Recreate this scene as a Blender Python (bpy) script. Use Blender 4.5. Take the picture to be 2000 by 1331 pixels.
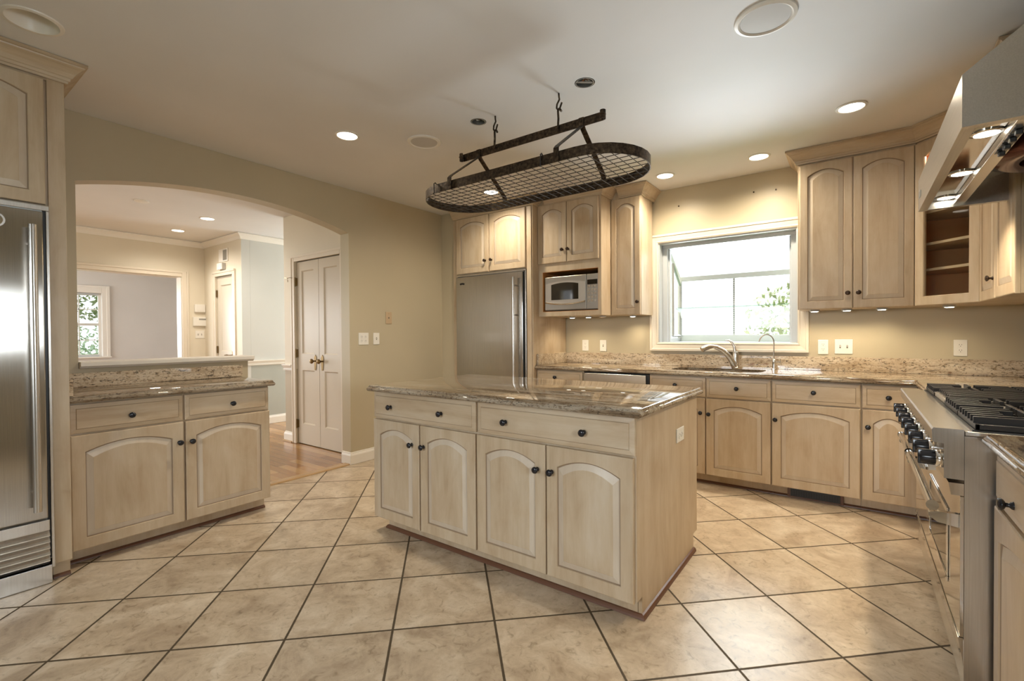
import bpy, bmesh, math, random
from mathutils import Vector, Matrix
random.seed(7)
S = bpy.context.scene
COL = S.collection
PI = math.pi
for o in list(bpy.data.objects): bpy.data.objects.remove(o)

# ------------------------------------------------------------------ camera
F_PX, YAW, PITCH, ROLL, CAM_H = 918.961, 0.6317, 0.0121, -0.0069, 1.2207
cf = Vector((-math.sin(YAW), math.cos(YAW), 0)); cr = Vector((math.cos(YAW), math.sin(YAW), 0)); cu = Vector((0, 0, 1))
cf2 = cf*math.cos(PITCH) - cu*math.sin(PITCH); cu2 = cu*math.cos(PITCH) + cf*math.sin(PITCH)
cr3 = cr*math.cos(ROLL) + cu2*math.sin(ROLL); cu3 = cu2*math.cos(ROLL) - cr*math.sin(ROLL)
cd = bpy.data.cameras.new('camera'); cam = bpy.data.objects.new('camera', cd); COL.objects.link(cam)
m = Matrix.Identity(4)
for i in range(3):
    m[i][0] = cr3[i]; m[i][1] = cu3[i]; m[i][2] = -cf2[i]
m[2][3] = CAM_H
cam.matrix_world = m
cd.sensor_width = 36.0; cd.lens = F_PX/2000*36; cd.clip_start = 0.02; cd.clip_end = 200
S.camera = cam

# ------------------------------------------------------------------ world, daylight, added fill lamps, exposure
vs = S.view_settings
vs.view_transform = 'Standard'; vs.look = 'None'; vs.exposure = 0.28; vs.gamma = 1.0; vs.use_curve_mapping = False
S.cycles.use_denoising = True
S.cycles.max_bounces = 10; S.cycles.diffuse_bounces = 6; S.cycles.glossy_bounces = 5; S.cycles.transmission_bounces = 8
S.cycles.sample_clamp_indirect = 6.0
S.cycles.caustics_reflective = False; S.cycles.caustics_refractive = False
w = bpy.data.worlds.new('daylight_sky'); S.world = w; w.use_nodes = True
bg = w.node_tree.nodes['Background']
bg.inputs[0].default_value = (0.93, 0.97, 1.0, 1); bg.inputs[1].default_value = 1.9

def area(name, loc, target, sx, sy, power, color):
    l = bpy.data.lights.new(name, 'AREA'); l.shape = 'RECTANGLE'; l.size = sx; l.size_y = sy; l.energy = power; l.color = color
    o = bpy.data.objects.new(name, l); COL.objects.link(o); o.location = loc
    o.rotation_euler = (Vector(target)-Vector(loc)).to_track_quat('-Z', 'Y').to_euler()
    return o
COOL_FILL = (0.86, 0.94, 1.0)
area('fill_rear', (-1.6, -4.3, 1.95), (-1.6, 2, 0.7), 2.6, 1.2, 160, COOL_FILL)  # added fill lamp behind the camera, shining through a made-up opening
area('fill_side', (1.13, 0.5, 1.4), (-2, 0.5, 1.2), 0.75, 0.45, 25, COOL_FILL)  # added fill lamp at the right, its wall opening made up too
area('daylight_garden_window', (-0.6, 10.0, 4.3), (-0.97, 4.8, 1.9), 3.6, 2.0, 540, (0.93, 0.97, 1.0))
area('fill_ceiling_outdoor', (-1.9, 8.2, 0.25), (-0.7, 2.2, 2.4), 4.0, 1.3, 800, (0.86, 0.93, 1.0))  # added lamp outdoors, aimed upward to brighten the kitchen ceiling
area('daylight_hall_end', (-6.0, 5.55, 1.35), (-6.3, 3, 1.2), 1.0, 2.0, 50, (0.86, 0.93, 1.0))
area('daylight_far_room', (-11.98, 0.6, 1.5), (-9, 1.4, 1.2), 1.7, 1.3, 70, (0.95, 0.97, 1.0))
area('fill_far_room_side', (-9.9, -1.75, 1.4), (-10.2, 2, 1.2), 2.6, 1.6, 100, (0.95, 0.97, 1.0))  # added fill lamp brightening the far room from an unseen opening
area('fill_hall_side', (-4.95, -1.72, 1.4), (-6.4, 2.5, 1.4), 1.2, 1.6, 22, (1.0, 0.97, 0.92))  # added general fill for the hallway, from an unseen opening

# ------------------------------------------------------------------ helpers
def new(): return bmesh.new()
def box(bm, x0, x1, y0, y1, z0, z1, bev=0, mi=0, seg=2):
    v = [bm.verts.new((x, y, z)) for x in (x0, x1) for y in (y0, y1) for z in (z0, z1)]
    q = [(0, 1, 3, 2), (4, 6, 7, 5), (0, 4, 5, 1), (2, 3, 7, 6), (0, 2, 6, 4), (1, 5, 7, 3)]
    fs = [bm.faces.new([v[i] for i in f]) for f in q]
    for f in fs: f.material_index = mi
    if bev:
        es = set(e for f in fs for e in f.edges)
        r = bmesh.ops.bevel(bm, geom=list(es), offset=bev, segments=seg, affect='EDGES', profile=0.5)
        for f in r['faces']: f.material_index = mi
def P3(ax, a, p):
    if ax == 'x': return (a, p[0], p[1])
    if ax == 'y': return (p[0], a, p[1])
    return (p[0], p[1], a)
def prism(bm, pts, ax, a0, a1, mi=0, caps=None):
    n = len(pts)
    A = [bm.verts.new(P3(ax, a0, p)) for p in pts]; B = [bm.verts.new(P3(ax, a1, p)) for p in pts]
    f0 = bm.faces.new(A); f1 = bm.faces.new(list(reversed(B)))
    f0.material_index = mi; f1.material_index = mi
    if caps is not None: f0.material_index, f1.material_index = caps
    for i in range(n):
        f = bm.faces.new((A[i], A[(i+1) % n], B[(i+1) % n], B[i])); f.material_index = mi
    if n > 4:
        f0.normal_update(); f1.normal_update(); bmesh.ops.triangulate(bm, faces=[f0, f1])
def loft(bm, rings, close=True, cap0=True, cap1=True, mi=0, mis=None):
    R = [[bm.verts.new(p) for p in r] for r in rings]
    n = len(R[0])
    for si, (a, b) in enumerate(zip(R, R[1:])):
        for i in range(n if close else n-1):
            j = (i+1) % n
            f = bm.faces.new((a[i], a[j], b[j], b[i])); f.material_index = mis[si] if mis else mi
    for flag, r in ((cap0, R[0]), (cap1, R[-1])):
        if flag and close:
            f = bm.faces.new(r); f.material_index = mi
    return R
def tube(bm, pts, r, seg=8, mi=0, closed=False):
    pts = [Vector(p) for p in pts]; n = len(pts)
    rr = r if isinstance(r, (list, tuple)) else [r]*n
    T = []
    for i in range(n):
        a = pts[(i-1) % n] if (closed or i > 0) else pts[i]
        b = pts[(i+1) % n] if (closed or i < n-1) else pts[i]
        T.append((b-a).normalized())
    up = Vector((0, 0, 1)) if abs(T[0].z) < 0.9 else Vector((1, 0, 0))
    nrm = T[0].cross(up).normalized(); rings = []
    for i in range(n):
        nrm = (nrm - T[i]*nrm.dot(T[i])).normalized(); bi = T[i].cross(nrm)
        rings.append([pts[i] + nrm*rr[i]*math.cos(2*PI*k/seg) + bi*rr[i]*math.sin(2*PI*k/seg) for k in range(seg)])
    if closed: rings.append(rings[0])
    loft(bm, rings, True, not closed, not closed, mi)
    if closed: bmesh.ops.remove_doubles(bm, verts=bm.verts, dist=1e-6)
def lathe(bm, prof, c=(0, 0, 0), ax='z', seg=20, mi=0, cap0=True, cap1=True):
    c = Vector(c); rings = []
    for r, h in prof:
        ring = []
        for k in range(seg):
            a = 2*PI*k/seg; u, v = r*math.cos(a), r*math.sin(a)
            ring.append(c + Vector({'z': (u, v, h), 'y': (u, h, v), 'x': (h, u, v)}[ax]))
        rings.append(ring)
    loft(bm, rings, True, cap0, cap1, mi)
def sweep(bm, path, prof, mi=0, i0=0, i1=None, closed=False):
    """prof = [(out, up)]; path = plan points; out is to the right of travel"""
    n = len(path); P = [Vector((p[0], p[1])) for p in path]
    def nr(a, b):
        d = (b-a).normalized(); return Vector((d.y, -d.x))
    rings = []
    for i in range(n):
        if closed or 0 < i < n-1:
            na, nb = nr(P[i-1], P[i]), nr(P[i], P[(i+1) % n]); mm = (na+nb).normalized(); mm = mm/max(0.2, mm.dot(na))
        elif i == 0: mm = nr(P[0], P[1])
        else: mm = nr(P[-2], P[-1])
        rings.append([(P[i].x+mm.x*o_, P[i].y+mm.y*o_, z) for o_, z in prof])
    i1 = n-1 if i1 is None else i1
    rings = rings[i0:i1+1]
    if closed: rings.append(rings[0])
    loft(bm, rings, True, not closed, not closed, mi)
    if closed: bmesh.ops.remove_doubles(bm, verts=bm.verts, dist=1e-6)
def obj(name, bm, mats, parent=None, smooth=None, label=None, loc=None):
    bmesh.ops.recalc_face_normals(bm, faces=bm.faces)
    if mats is M.get('steel'):
        uvl = bm.loops.layers.uv.new('UVMap')
        for f in bm.faces:
            for lp in f.loops: lp[uvl].uv = (lp.vert.co.x+lp.vert.co.y, lp.vert.co.z)
    me = bpy.data.meshes.new(name); bm.to_mesh(me); bm.free()
    for mt in (mats if isinstance(mats, (list, tuple)) else [mats]): me.materials.append(mt)
    if smooth:
        for p in me.polygons: p.use_smooth = True
        me.set_sharp_from_angle(angle=math.radians(smooth))
    o = bpy.data.objects.new(name, me); COL.objects.link(o)
    if parent: o.parent = parent
    if label: o['label'] = label
    if loc: o.location = loc
    return o
def tag(o, label, cat, group=None, kind=None):
    o['label'] = label; o['category'] = cat
    if group: o['group'] = group
    if kind: o['kind'] = kind
    return o
def thing(name, label, cat, loc=(0, 0, 0), rz=0, group=None, kind=None):
    o = bpy.data.objects.new(name, None); COL.objects.link(o); o.empty_display_size = 0.05
    o.location = loc; o.rotation_euler = (0, 0, rz)
    return tag(o, label, cat, group, kind)
def struct(name, bm, mats, label, cat, smooth=None):
    return tag(obj(name, bm, mats, None, smooth), label, cat, None, 'structure')

# ------------------------------------------------------------------ materials
def mat(name, col=(0.5, 0.5, 0.5), rough=0.5, metal=0.0, **kw):
    mt = bpy.data.materials.new(name); mt.use_nodes = True
    b = mt.node_tree.nodes['Principled BSDF']
    b.inputs['Base Color'].default_value = (*col, 1); b.inputs['Roughness'].default_value = rough; b.inputs['Metallic'].default_value = metal
    for k, v in kw.items(): b.inputs[k.replace('_', ' ')].default_value = v
    return mt
class NT:
    def __init__(s, mt): s.t = mt.node_tree; s.b = s.t.nodes['Principled BSDF']
    def n(s, typ, **kw):
        nd = s.t.nodes.new(typ)
        for k, v in kw.items(): setattr(nd, k, v)
        return nd
    def l(s, a, b): s.t.links.new(a, b)
    def math(s, op, a, b=None, c=None):
        nd = s.n('ShaderNodeMath', operation=op)
        for i, v in enumerate((a, b, c)):
            if v is None: continue
            if isinstance(v, (int, float)): nd.inputs[i].default_value = v
            else: s.l(v, nd.inputs[i])
        return nd.outputs[0]
    def coords(s, scale=(1, 1, 1), rand=0.0, rot=(0, 0, 0)):
        tc = s.n('ShaderNodeTexCoord'); mp = s.n('ShaderNodeMapping')
        mp.inputs['Scale'].default_value = scale; mp.inputs['Rotation'].default_value = rot
        if rand:
            oi = s.n('ShaderNodeObjectInfo'); sc = s.n('ShaderNodeVectorMath', operation='SCALE')
            sc.inputs[0].default_value = (1.7, 2.9, 4.3); s.l(oi.outputs['Random'], sc.inputs['Scale'])
            ad = s.n('ShaderNodeVectorMath', operation='ADD')
            s.l(tc.outputs['Object'], ad.inputs[0]); s.l(sc.outputs[0], ad.inputs[1]); s.l(ad.outputs[0], mp.inputs['Vector'])
        else: s.l(tc.outputs['Object'], mp.inputs['Vector'])
        return mp.outputs[0]
    def noise(s, vec, scale=5, detail=4, rough=0.5, dist=0.0):
        nd = s.n('ShaderNodeTexNoise'); nd.inputs['Scale'].default_value = scale; nd.inputs['Detail'].default_value = detail
        nd.inputs['Roughness'].default_value = rough; nd.inputs['Distortion'].default_value = dist
        s.l(vec, nd.inputs['Vector']); return nd.outputs['Fac']
    def ramp(s, fac, stops, interp='LINEAR'):
        nd = s.n('ShaderNodeValToRGB'); cr_ = nd.color_ramp; cr_.interpolation = interp
        while len(cr_.elements) < len(stops): cr_.elements.new(0.5)
        for e, (p, c) in zip(cr_.elements, stops):
            e.position = p; e.color = (*c, 1) if len(c) == 3 else c
        s.l(fac, nd.inputs[0]); return nd.outputs[0]
    def mix(s, fac, a, b, mode='MIX'):
        nd = s.n('ShaderNodeMix', data_type='RGBA', blend_type=mode)
        for i, v in ((0, fac), (6, a), (7, b)):
            if isinstance(v, (int, float)): nd.inputs[i].default_value = v
            elif isinstance(v, tuple): nd.inputs[i].default_value = (*v, 1)
            else: s.l(v, nd.inputs[i])
        return nd.outputs[2]
    def bump(s, h, strength=0.1, dist=0.01):
        nd = s.n('ShaderNodeBump'); nd.inputs['Strength'].default_value = strength; nd.inputs['Distance'].default_value = dist
        s.l(h, nd.inputs['Height']); s.l(nd.outputs[0], s.b.inputs['Normal'])

def maple(name, vert=True, wash=0.0):
    mt = mat(name, rough=0.42); q = NT(mt)
    v = q.coords((7, 7, 0.8) if vert else (0.8, 7, 7), rand=1)
    n1 = q.noise(v, 2.6, 6, 0.6, 0.5)
    v2 = q.coords((3.0, 3.0, 1.2) if vert else (1.2, 3.0, 3.0), rand=1)
    n2 = q.noise(v2, 2.4, 4, 0.6, 0.6)
    v3 = q.coords((60, 60, 3) if vert else (3, 60, 60), rand=1)
    n3 = q.noise(v3, 3.0, 2, 0.5)
    k = 1.0+wash
    c1 = q.ramp(n1, [(0.3, (0.47*k, 0.36*k, 0.235*k)), (0.5, (0.535*k, 0.425*k, 0.293*k)), (0.72, (0.57*k, 0.47*k, 0.34*k))])
    c2 = q.ramp(n2, [(0.35, (0.90, 0.86, 0.82)), (0.55, (1, 1, 1)), (0.72, (1.05, 1.08, 1.14))])
    c = q.mix(1.0, c1, c2, 'MULTIPLY')
    c3 = q.ramp(n3, [(0.3, (0.95, 0.94, 0.92)), (0.6, (1, 1, 1))])
    c = q.mix(0.5, c, c3, 'MULTIPLY')
    if wash: c = q.mix(0.35, c, (0.62, 0.58, 0.52))
    q.l(c, q.b.inputs['Base Color']); q.bump(n3, 0.02, 0.002)
    q.b.inputs['Coat Weight'].default_value = 0.15; q.b.inputs['Coat Roughness'].default_value = 0.25
    return mt
def granite(name, long='x', slab=True):
    mt = mat(name, rough=0.035); q = NT(mt)
    def sc(a, b_): return (a, b_, b_) if long == 'x' else (b_, a, b_)
    st = q.noise(q.coords(sc(2.2, 26)), 1.0, 9, 0.66, 0.8)        # long streaks
    fl = q.noise(q.coords(sc(32, 84)), 1.0, 5, 0.62, 1.4)        # dark flecks
    f2 = q.noise(q.coords(sc(48, 95)), 1.0, 4, 0.6, 0.8)
    lo = q.noise(q.coords(sc(2.0, 4.5)), 1.0, 4, 0.55, 0.8)      # clouds
    kb_ = 0.62 if slab else 1.12
    base = q.ramp(lo, [(0.32, (0.40*kb_, 0.31*kb_, 0.21*kb_)), (0.5, (0.55*kb_, 0.46*kb_, 0.345*kb_)), (0.68, (0.64*kb_, 0.57*kb_, 0.46*kb_))])
    s_ = q.ramp(st, [(0.34, (0.22, 0.15, 0.095)), (0.45, (0.58, 0.47, 0.36)), (0.54, (0.95, 0.93, 0.9)), (0.66, (1.05, 1.04, 1.02)), (0.78, (0.7, 0.56, 0.42))])
    c = q.mix(0.9 if slab else 0.35, base, s_, 'MULTIPLY')
    m2 = q.ramp(f2, [(0.36, (0.42, 0.34, 0.27)), (0.47, (1, 1, 1))])
    c = q.mix(0.8, c, m2, 'MULTIPLY')
    mk = q.ramp(fl, [(0.365 if slab else 0.385, (1, 1, 1)), (0.43, (0, 0, 0))])
    c = q.mix(q.math('MULTIPLY', mk, 0.85), c, (0.045, 0.036, 0.03))
    nr_ = q.noise(q.coords((7, 7, 9)), 1.0, 3, 0.5)
    fr = q.ramp(nr_, [(0.68, (0, 0, 0)), (0.73, (1, 1, 1))])
    c = q.mix(q.math('MULTIPLY', fr, 0.55), c, (0.16, 0.045, 0.02))
    q.l(c, q.b.inputs['Base Color'])
    return mt
def paint(name, col, rough=0.55, bump=0.02):
    mt = mat(name, col, rough); q = NT(mt)
    n = q.noise(q.coords((1, 1, 1)), 1.3, 3, 0.5)
    c = q.ramp(n, [(0.3, tuple(x*0.96 for x in col)), (0.7, tuple(min(1, x*1.03) for x in col))])
    q.l(c, q.b.inputs['Base Color'])
    if bump: q.bump(q.noise(q.coords((1, 1, 1)), 260, 2), bump, 0.002)
    return mt
def steel(name, col=(0.62, 0.60, 0.57), rough=0.24, aniso=0.0, wav=0.0, axis=2):
    mt = mat(name, col, rough, 1.0); q = NT(mt)
    sc = [70, 70, 70]; sc[axis] = 1.2
    n = q.noise(q.coords(tuple(sc)), 4, 3)
    c = q.ramp(n, [(0.3, tuple(x*0.93 for x in col)), (0.7, tuple(min(1, x*1.06) for x in col))])
    q.l(c, q.b.inputs['Base Color'])
    if aniso:
        q.b.inputs['Anisotropic'].default_value = aniso; q.b.inputs['Anisotropic Rotation'].default_value = 0.0
        tg = q.n('ShaderNodeTangent', direction_type='UV_MAP', uv_map='UVMap'); q.l(tg.outputs[0], q.b.inputs['Tangent'])
    if wav: q.bump(q.noise(q.coords((0.8, 0.8, 1.6)), 2.2, 2), wav, 0.02)
    return mt

M = {}
M['maple'] = maple('maple_vertical_grain'); M['maple_h'] = maple('maple_horizontal_grain', False)
M['maple_wash'] = maple('maple_white_wash', True, 0.05); M['groove_brown'] = mat('brown_groove_tone', (0.30, 0.215, 0.14), 0.5)  # last material: darker brown strip in door and drawer grooves
M['granite'] = granite('polished_granite'); M['granite_y'] = granite('polished_granite_cross', 'y'); M['granite_bs'] = granite('flecked_granite', 'x', False); M['granite_bsy'] = granite('flecked_granite_cross', 'y', False)
M['khaki'] = paint('khaki_wall_paint', (0.50, 0.435, 0.305), 0.42)
M['cream'] = paint('cream_wall_paint', (0.70, 0.635, 0.51))
M['tan'] = paint('tan_wall_paint', (0.47, 0.40, 0.29))
M['greywall'] = paint('pale_grey_wall_paint', (0.60, 0.60, 0.57)); M['greylow'] = paint('grey_wall_paint', (0.40, 0.41, 0.37))
M['lavender'] = paint('warm_grey_wall_paint', (0.66, 0.635, 0.605))
M['ceiling'] = paint('ceiling_paint', (0.74, 0.73, 0.72), 0.7)
M['white'] = mat('white_trim_paint', (0.80, 0.765, 0.70), 0.35)
M['casing'] = mat('cream_casing_paint', (0.72, 0.645, 0.53), 0.35)
M['vinyl'] = mat('white_vinyl', (0.52, 0.54, 0.55), 0.35)
M['doorpaint'] = mat('ivory_door_paint', (0.60, 0.535, 0.43), 0.3)
M['plate'] = mat('white_plastic', (0.80, 0.77, 0.70), 0.3); M['plate_tan'] = mat('tan_plastic', (0.50, 0.37, 0.23), 0.35)
M['slot'] = mat('dark_slot', (0.05, 0.045, 0.04), 0.5)
M['knob'] = mat('black_knob_enamel', (0.012, 0.012, 0.016), 0.18); M['knob_brown'] = mat('bronze_knob', (0.045, 0.025, 0.015), 0.25, 0.5)
M['steel'] = steel('brushed_stainless', (0.50, 0.475, 0.44), 0.17, 0.85, 0.04)
M['steel_plain'] = steel('stainless_trim', (0.66, 0.635, 0.60), 0.25)
M['steel_bright'] = steel('polished_stainless', (0.70, 0.67, 0.63), 0.08, 0, 0.08)
M['hood_steel'] = steel('hood_stainless', (0.60, 0.575, 0.54), 0.3, 0, 0.05, 1)
M['chrome'] = mat('chrome', (0.8, 0.79, 0.78), 0.05, 1.0)
M['nickel'] = mat('satin_nickel', (0.58, 0.54, 0.49), 0.25, 1.0); M['mwframe'] = mat('microwave_frame', (0.50, 0.47, 0.43), 0.4, 0.9); M['mwsteel'] = mat('microwave_steel', (0.40, 0.375, 0.34), 0.34, 1.0)
M['brass'] = mat('aged_brass', (0.22, 0.145, 0.06), 0.32, 1.0)
M['black'] = mat('black_plastic', (0.01, 0.01, 0.01), 0.35)
M['iron'] = mat('cast_iron', (0.018, 0.016, 0.015), 0.38, 0.3)
M['mahogany'] = mat('dark_red_wood', (0.13, 0.055, 0.028), 0.35)
M['lightwood'] = mat('oak_threshold', (0.42, 0.27, 0.13), 0.3)
M['darkvoid'] = mat('dark_void', (0.02, 0.018, 0.016), 0.7)
M['glass_dark'] = mat('dark_oven_glass', (0.02, 0.017, 0.012), 0.04)
M['cab_inside'] = paint('brown_cabinet_interior', (0.66, 0.29, 0.09), 0.5, 0)
M['blower'] = mat('dark_red_blower', (0.10, 0.03, 0.02), 0.15, 0.6)
M['screen'] = paint('grey_speaker_mesh', (0.55, 0.53, 0.50), 0.7)
M['copper'] = mat('copper_wire', (0.6, 0.25, 0.1), 0.3, 0.8)
M['greybox'] = mat('galvanised_box', (0.40, 0.40, 0.38), 0.4, 0.8)
M['bark'] = mat('bark', (0.10, 0.07, 0.05), 0.8)
def glassmat(name, tint=(1, 1, 1), refl=0.06):
    mt = bpy.data.materials.new(name); mt.use_nodes = True; t = mt.node_tree
    for nd in list(t.nodes): t.nodes.remove(nd)
    out = t.nodes.new('ShaderNodeOutputMaterial'); mx = t.nodes.new('ShaderNodeMixShader'); tr = t.nodes.new('ShaderNodeBsdfTransparent'); gl = t.nodes.new('ShaderNodeBsdfGlossy')
    fr = t.nodes.new('ShaderNodeFresnel'); fr.inputs['IOR'].default_value = 1.45
    tr.inputs[0].default_value = (*tint, 1); gl.inputs['Roughness'].default_value = 0.02
    ge = t.nodes.new('ShaderNodeNewGeometry'); iv = t.nodes.new('ShaderNodeMath'); iv.operation = 'SUBTRACT'; iv.inputs[0].default_value = 1.0; t.links.new(ge.outputs['Backfacing'], iv.inputs[1])
    mu = t.nodes.new('ShaderNodeMath'); mu.operation = 'MULTIPLY'; t.links.new(fr.outputs[0], mu.inputs[0]); t.links.new(iv.outputs[0], mu.inputs[1])
    t.links.new(mu.outputs[0], mx.inputs[0]); t.links.new(tr.outputs[0], mx.inputs[1]); t.links.new(gl.outputs[0], mx.inputs[2]); t.links.new(mx.outputs[0], out.inputs[0])
    return mt
M['glass'] = glassmat('window_glass', (0.97, 0.98, 0.98)); M['cabglass'] = glassmat('cabinet_glass', (0.95, 0.95, 0.93))
M['shelfglass'] = glassmat('glass_shelf', (0.80, 0.90, 0.88))
def emit(name, col, s):
    mt = mat(name, col, 0.5); b = mt.node_tree.nodes['Principled BSDF']
    b.inputs['Emission Color'].default_value = (*col, 1); b.inputs['Emission Strength'].default_value = s; return mt
M['lamp'] = emit('lamp_lens', (1.0, 0.93, 0.80), 6.0); M['halogen'] = emit('halogen_lens', (1.0, 0.92, 0.76), 14.0)
def hammered(name):
    mt = mat(name, (0.05, 0.036, 0.024), 0.4, 0.85); q = NT(mt)
    n = q.noise(q.coords((1, 1, 1)), 55, 3, 0.6)
    q.l(q.ramp(n, [(0.35, (0.028, 0.02, 0.014)), (0.6, (0.085, 0.06, 0.038)), (0.75, (0.15, 0.11, 0.07))]), q.b.inputs['Base Color'])
    q.bump(n, 0.35, 0.004); return mt
M['bronze'] = hammered('hammered_bronze'); M['wire'] = mat('dark_steel_wire', (0.06, 0.055, 0.055), 0.3, 0.8)
def leafmat(name, a, b_):
    mt = mat(name, a, 0.5); q = NT(mt); n = q.noise(q.coords((1, 1, 1)), 6, 2)
    q.l(q.ramp(n, [(0.35, a), (0.65, b_)]), q.b.inputs['Base Color']); return mt
M['leaf'] = leafmat('tree_leaves', (0.13, 0.16, 0.06), (0.32, 0.34, 0.18)); M['leaf2'] = leafmat('shrub_leaves', (0.24, 0.36, 0.22), (0.55, 0.62, 0.45))
M['lawn'] = leafmat('lawn', (0.10, 0.18, 0.06), (0.20, 0.28, 0.10))
def tilemat():
    mt = mat('beige_stone_tile', rough=0.3); q = NT(mt)
    th = math.radians(44.15); p, g = 0.4235, 0.0092
    tc = q.n('ShaderNodeTexCoord'); sp = q.n('ShaderNodeSeparateXYZ'); q.l(tc.outputs['Object'], sp.inputs[0])
    X, Y = sp.outputs[0], sp.outputs[1]
    u = q.math('DIVIDE', q.math('SUBTRACT', q.math('ADD', q.math('MULTIPLY', X, math.cos(th)), q.math('MULTIPLY', Y, math.sin(th))), 0.19367), p)
    v = q.math('DIVIDE', q.math('SUBTRACT', q.math('SUBTRACT', q.math('MULTIPLY', Y, math.cos(th)), q.math('MULTIPLY', X, math.sin(th))), -0.13062), p)
    fu, fv = q.math('FLOOR', u), q.math('FLOOR', v)
    def edge(a):
        f = q.math('FRACT', a); return q.math('MINIMUM', f, q.math('SUBTRACT', 1.0, f))
    d = q.math('MINIMUM', edge(u), edge(v))
    wob = q.noise(q.coords((1, 1, 1)), 60, 2)
    d = q.math('ADD', d, q.math('MULTIPLY', q.math('SUBTRACT', wob, 0.5), 0.004))
    gm = q.n('ShaderNodeMapRange'); gm.inputs[1].default_value = g/2/p*0.85; gm.inputs[2].default_value = g/2/p*1.25; q.l(d, gm.inputs[0]); tile = gm.outputs[0]
    cb = q.n('ShaderNodeCombineXYZ'); q.l(fu, cb.inputs[0]); q.l(fv, cb.inputs[1])
    wn = q.n('ShaderNodeTexWhiteNoise'); q.l(cb.outputs[0], wn.inputs['Vector'])
    ad = q.n('ShaderNodeVectorMath', operation='MULTIPLY_ADD'); q.l(wn.outputs['Color'], ad.inputs[0]); ad.inputs[1].default_value = (7, 7, 7); q.l(tc.outputs['Object'], ad.inputs[2])
    n1 = q.noise(ad.outputs[0], 5.0, 8, 0.62, 0.8); n2 = q.noise(ad.outputs[0], 22, 6, 0.7, 1.2)
    c1 = q.ramp(n1, [(0.34, (0.375, 0.285, 0.195)), (0.5, (0.505, 0.405, 0.29)), (0.66, (0.61, 0.515, 0.395))])
    c2 = q.ramp(n2, [(0.32, (0.50, 0.45, 0.38)), (0.44, (0.93, 0.91, 0.88)), (0.62, (1.07, 1.07, 1.07))])
    c = q.mix(0.75, c1, c2, 'MULTIPLY')
    tv = q.math('MULTIPLY_ADD', wn.outputs['Value'], 0.12, 0.92)
    cc = q.n('ShaderNodeCombineColor'); [q.l(tv, cc.inputs[i]) for i in range(3)]
    c = q.mix(1.0, c, cc.outputs[0], 'MULTIPLY')
    c = q.mix(tile, (0.065, 0.044, 0.021), c)
    q.l(c, q.b.inputs['Base Color'])
    rr = q.math('SUBTRACT', 0.75, q.math('MULTIPLY', tile, 0.47)); rr = q.math('ADD', rr, q.math('MULTIPLY', n2, 0.1)); q.l(rr, q.b.inputs['Roughness'])
    h = q.math('ADD', tile, q.math('MULTIPLY', n2, 0.25)); q.bump(h, 0.35, 0.004)
    return mt
M['tile'] = tilemat()
def plankmat():
    mt = mat('honey_oak_planks', rough=0.2); q = NT(mt)
    tc = q.n('ShaderNodeTexCoord'); sp = q.n('ShaderNodeSeparateXYZ'); q.l(tc.outputs['Object'], sp.inputs[0])
    v = q.math('DIVIDE', sp.outputs[1], 0.083); row = q.math('FLOOR', v); fv = q.math('FRACT', v)
    wn0 = q.n('ShaderNodeTexWhiteNoise', noise_dimensions='1D'); q.l(row, wn0.inputs['W'])
    u = q.math('ADD', q.math('DIVIDE', sp.outputs[0], 0.7), q.math('MULTIPLY', wn0.outputs['Value'], 5.0)); colm = q.math('FLOOR', u)
    cb = q.n('ShaderNodeCombineXYZ'); q.l(colm, cb.inputs[0]); q.l(row, cb.inputs[1])
    wn = q.n('ShaderNodeTexWhiteNoise'); q.l(cb.outputs[0], wn.inputs['Vector'])
    n = q.noise(q.coords((1.5, 18, 1)), 3, 5, 0.6, 0.4)
    f = q.math('ADD', q.math('MULTIPLY', wn.outputs['Value'], 0.55), q.math('MULTIPLY', n, 0.45))
    c = q.ramp(f, [(0.15, (0.20, 0.095, 0.035)), (0.5, (0.33, 0.175, 0.07)), (0.85, (0.46, 0.28, 0.125))])
    e = q.math('MINIMUM', fv, q.math('SUBTRACT', 1.0, fv)); ee = q.ramp(e, [(0.0, (0.45, 0.4, 0.35)), (0.03, (1, 1, 1))])
    q.l(q.mix(1.0, c, ee, 'MULTIPLY'), q.b.inputs['Base Color']); return mt
M['planks'] = plankmat()

# ------------------------------------------------------------------ key dimensions
XL, XR, YW, ZC = -3.862, 0.945, 4.554, 2.606
YB = -2.6
# ------------------------------------------------------------------ structure
bm = new(); box(bm, XL-0.06, XR+0.12, YB-0.12, YW+0.12, -0.10, 0.0)
struct('floor', bm, M['tile'], 'beige stone floor tiles laid diagonally with dark grout', 'floor')
bm = new(); box(bm, -12.0, XL-0.061, -1.72, 5.7, -0.10, 0.0)
struct('floor_hall', bm, M['planks'], 'honey oak plank floor of the hallway beyond the arch', 'floor')
bm = new(); prism(bm, [(-3.93, 0.0), (-3.93, 0.012), (-3.865, 0.012), (-3.855, 0.004), (-3.855, 0.0)], 'y', 1.76, 2.68)
struct('trim_1', bm, M['lightwood'], 'narrow oak threshold strip between floor tiles and hallway planks', 'threshold')

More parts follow.
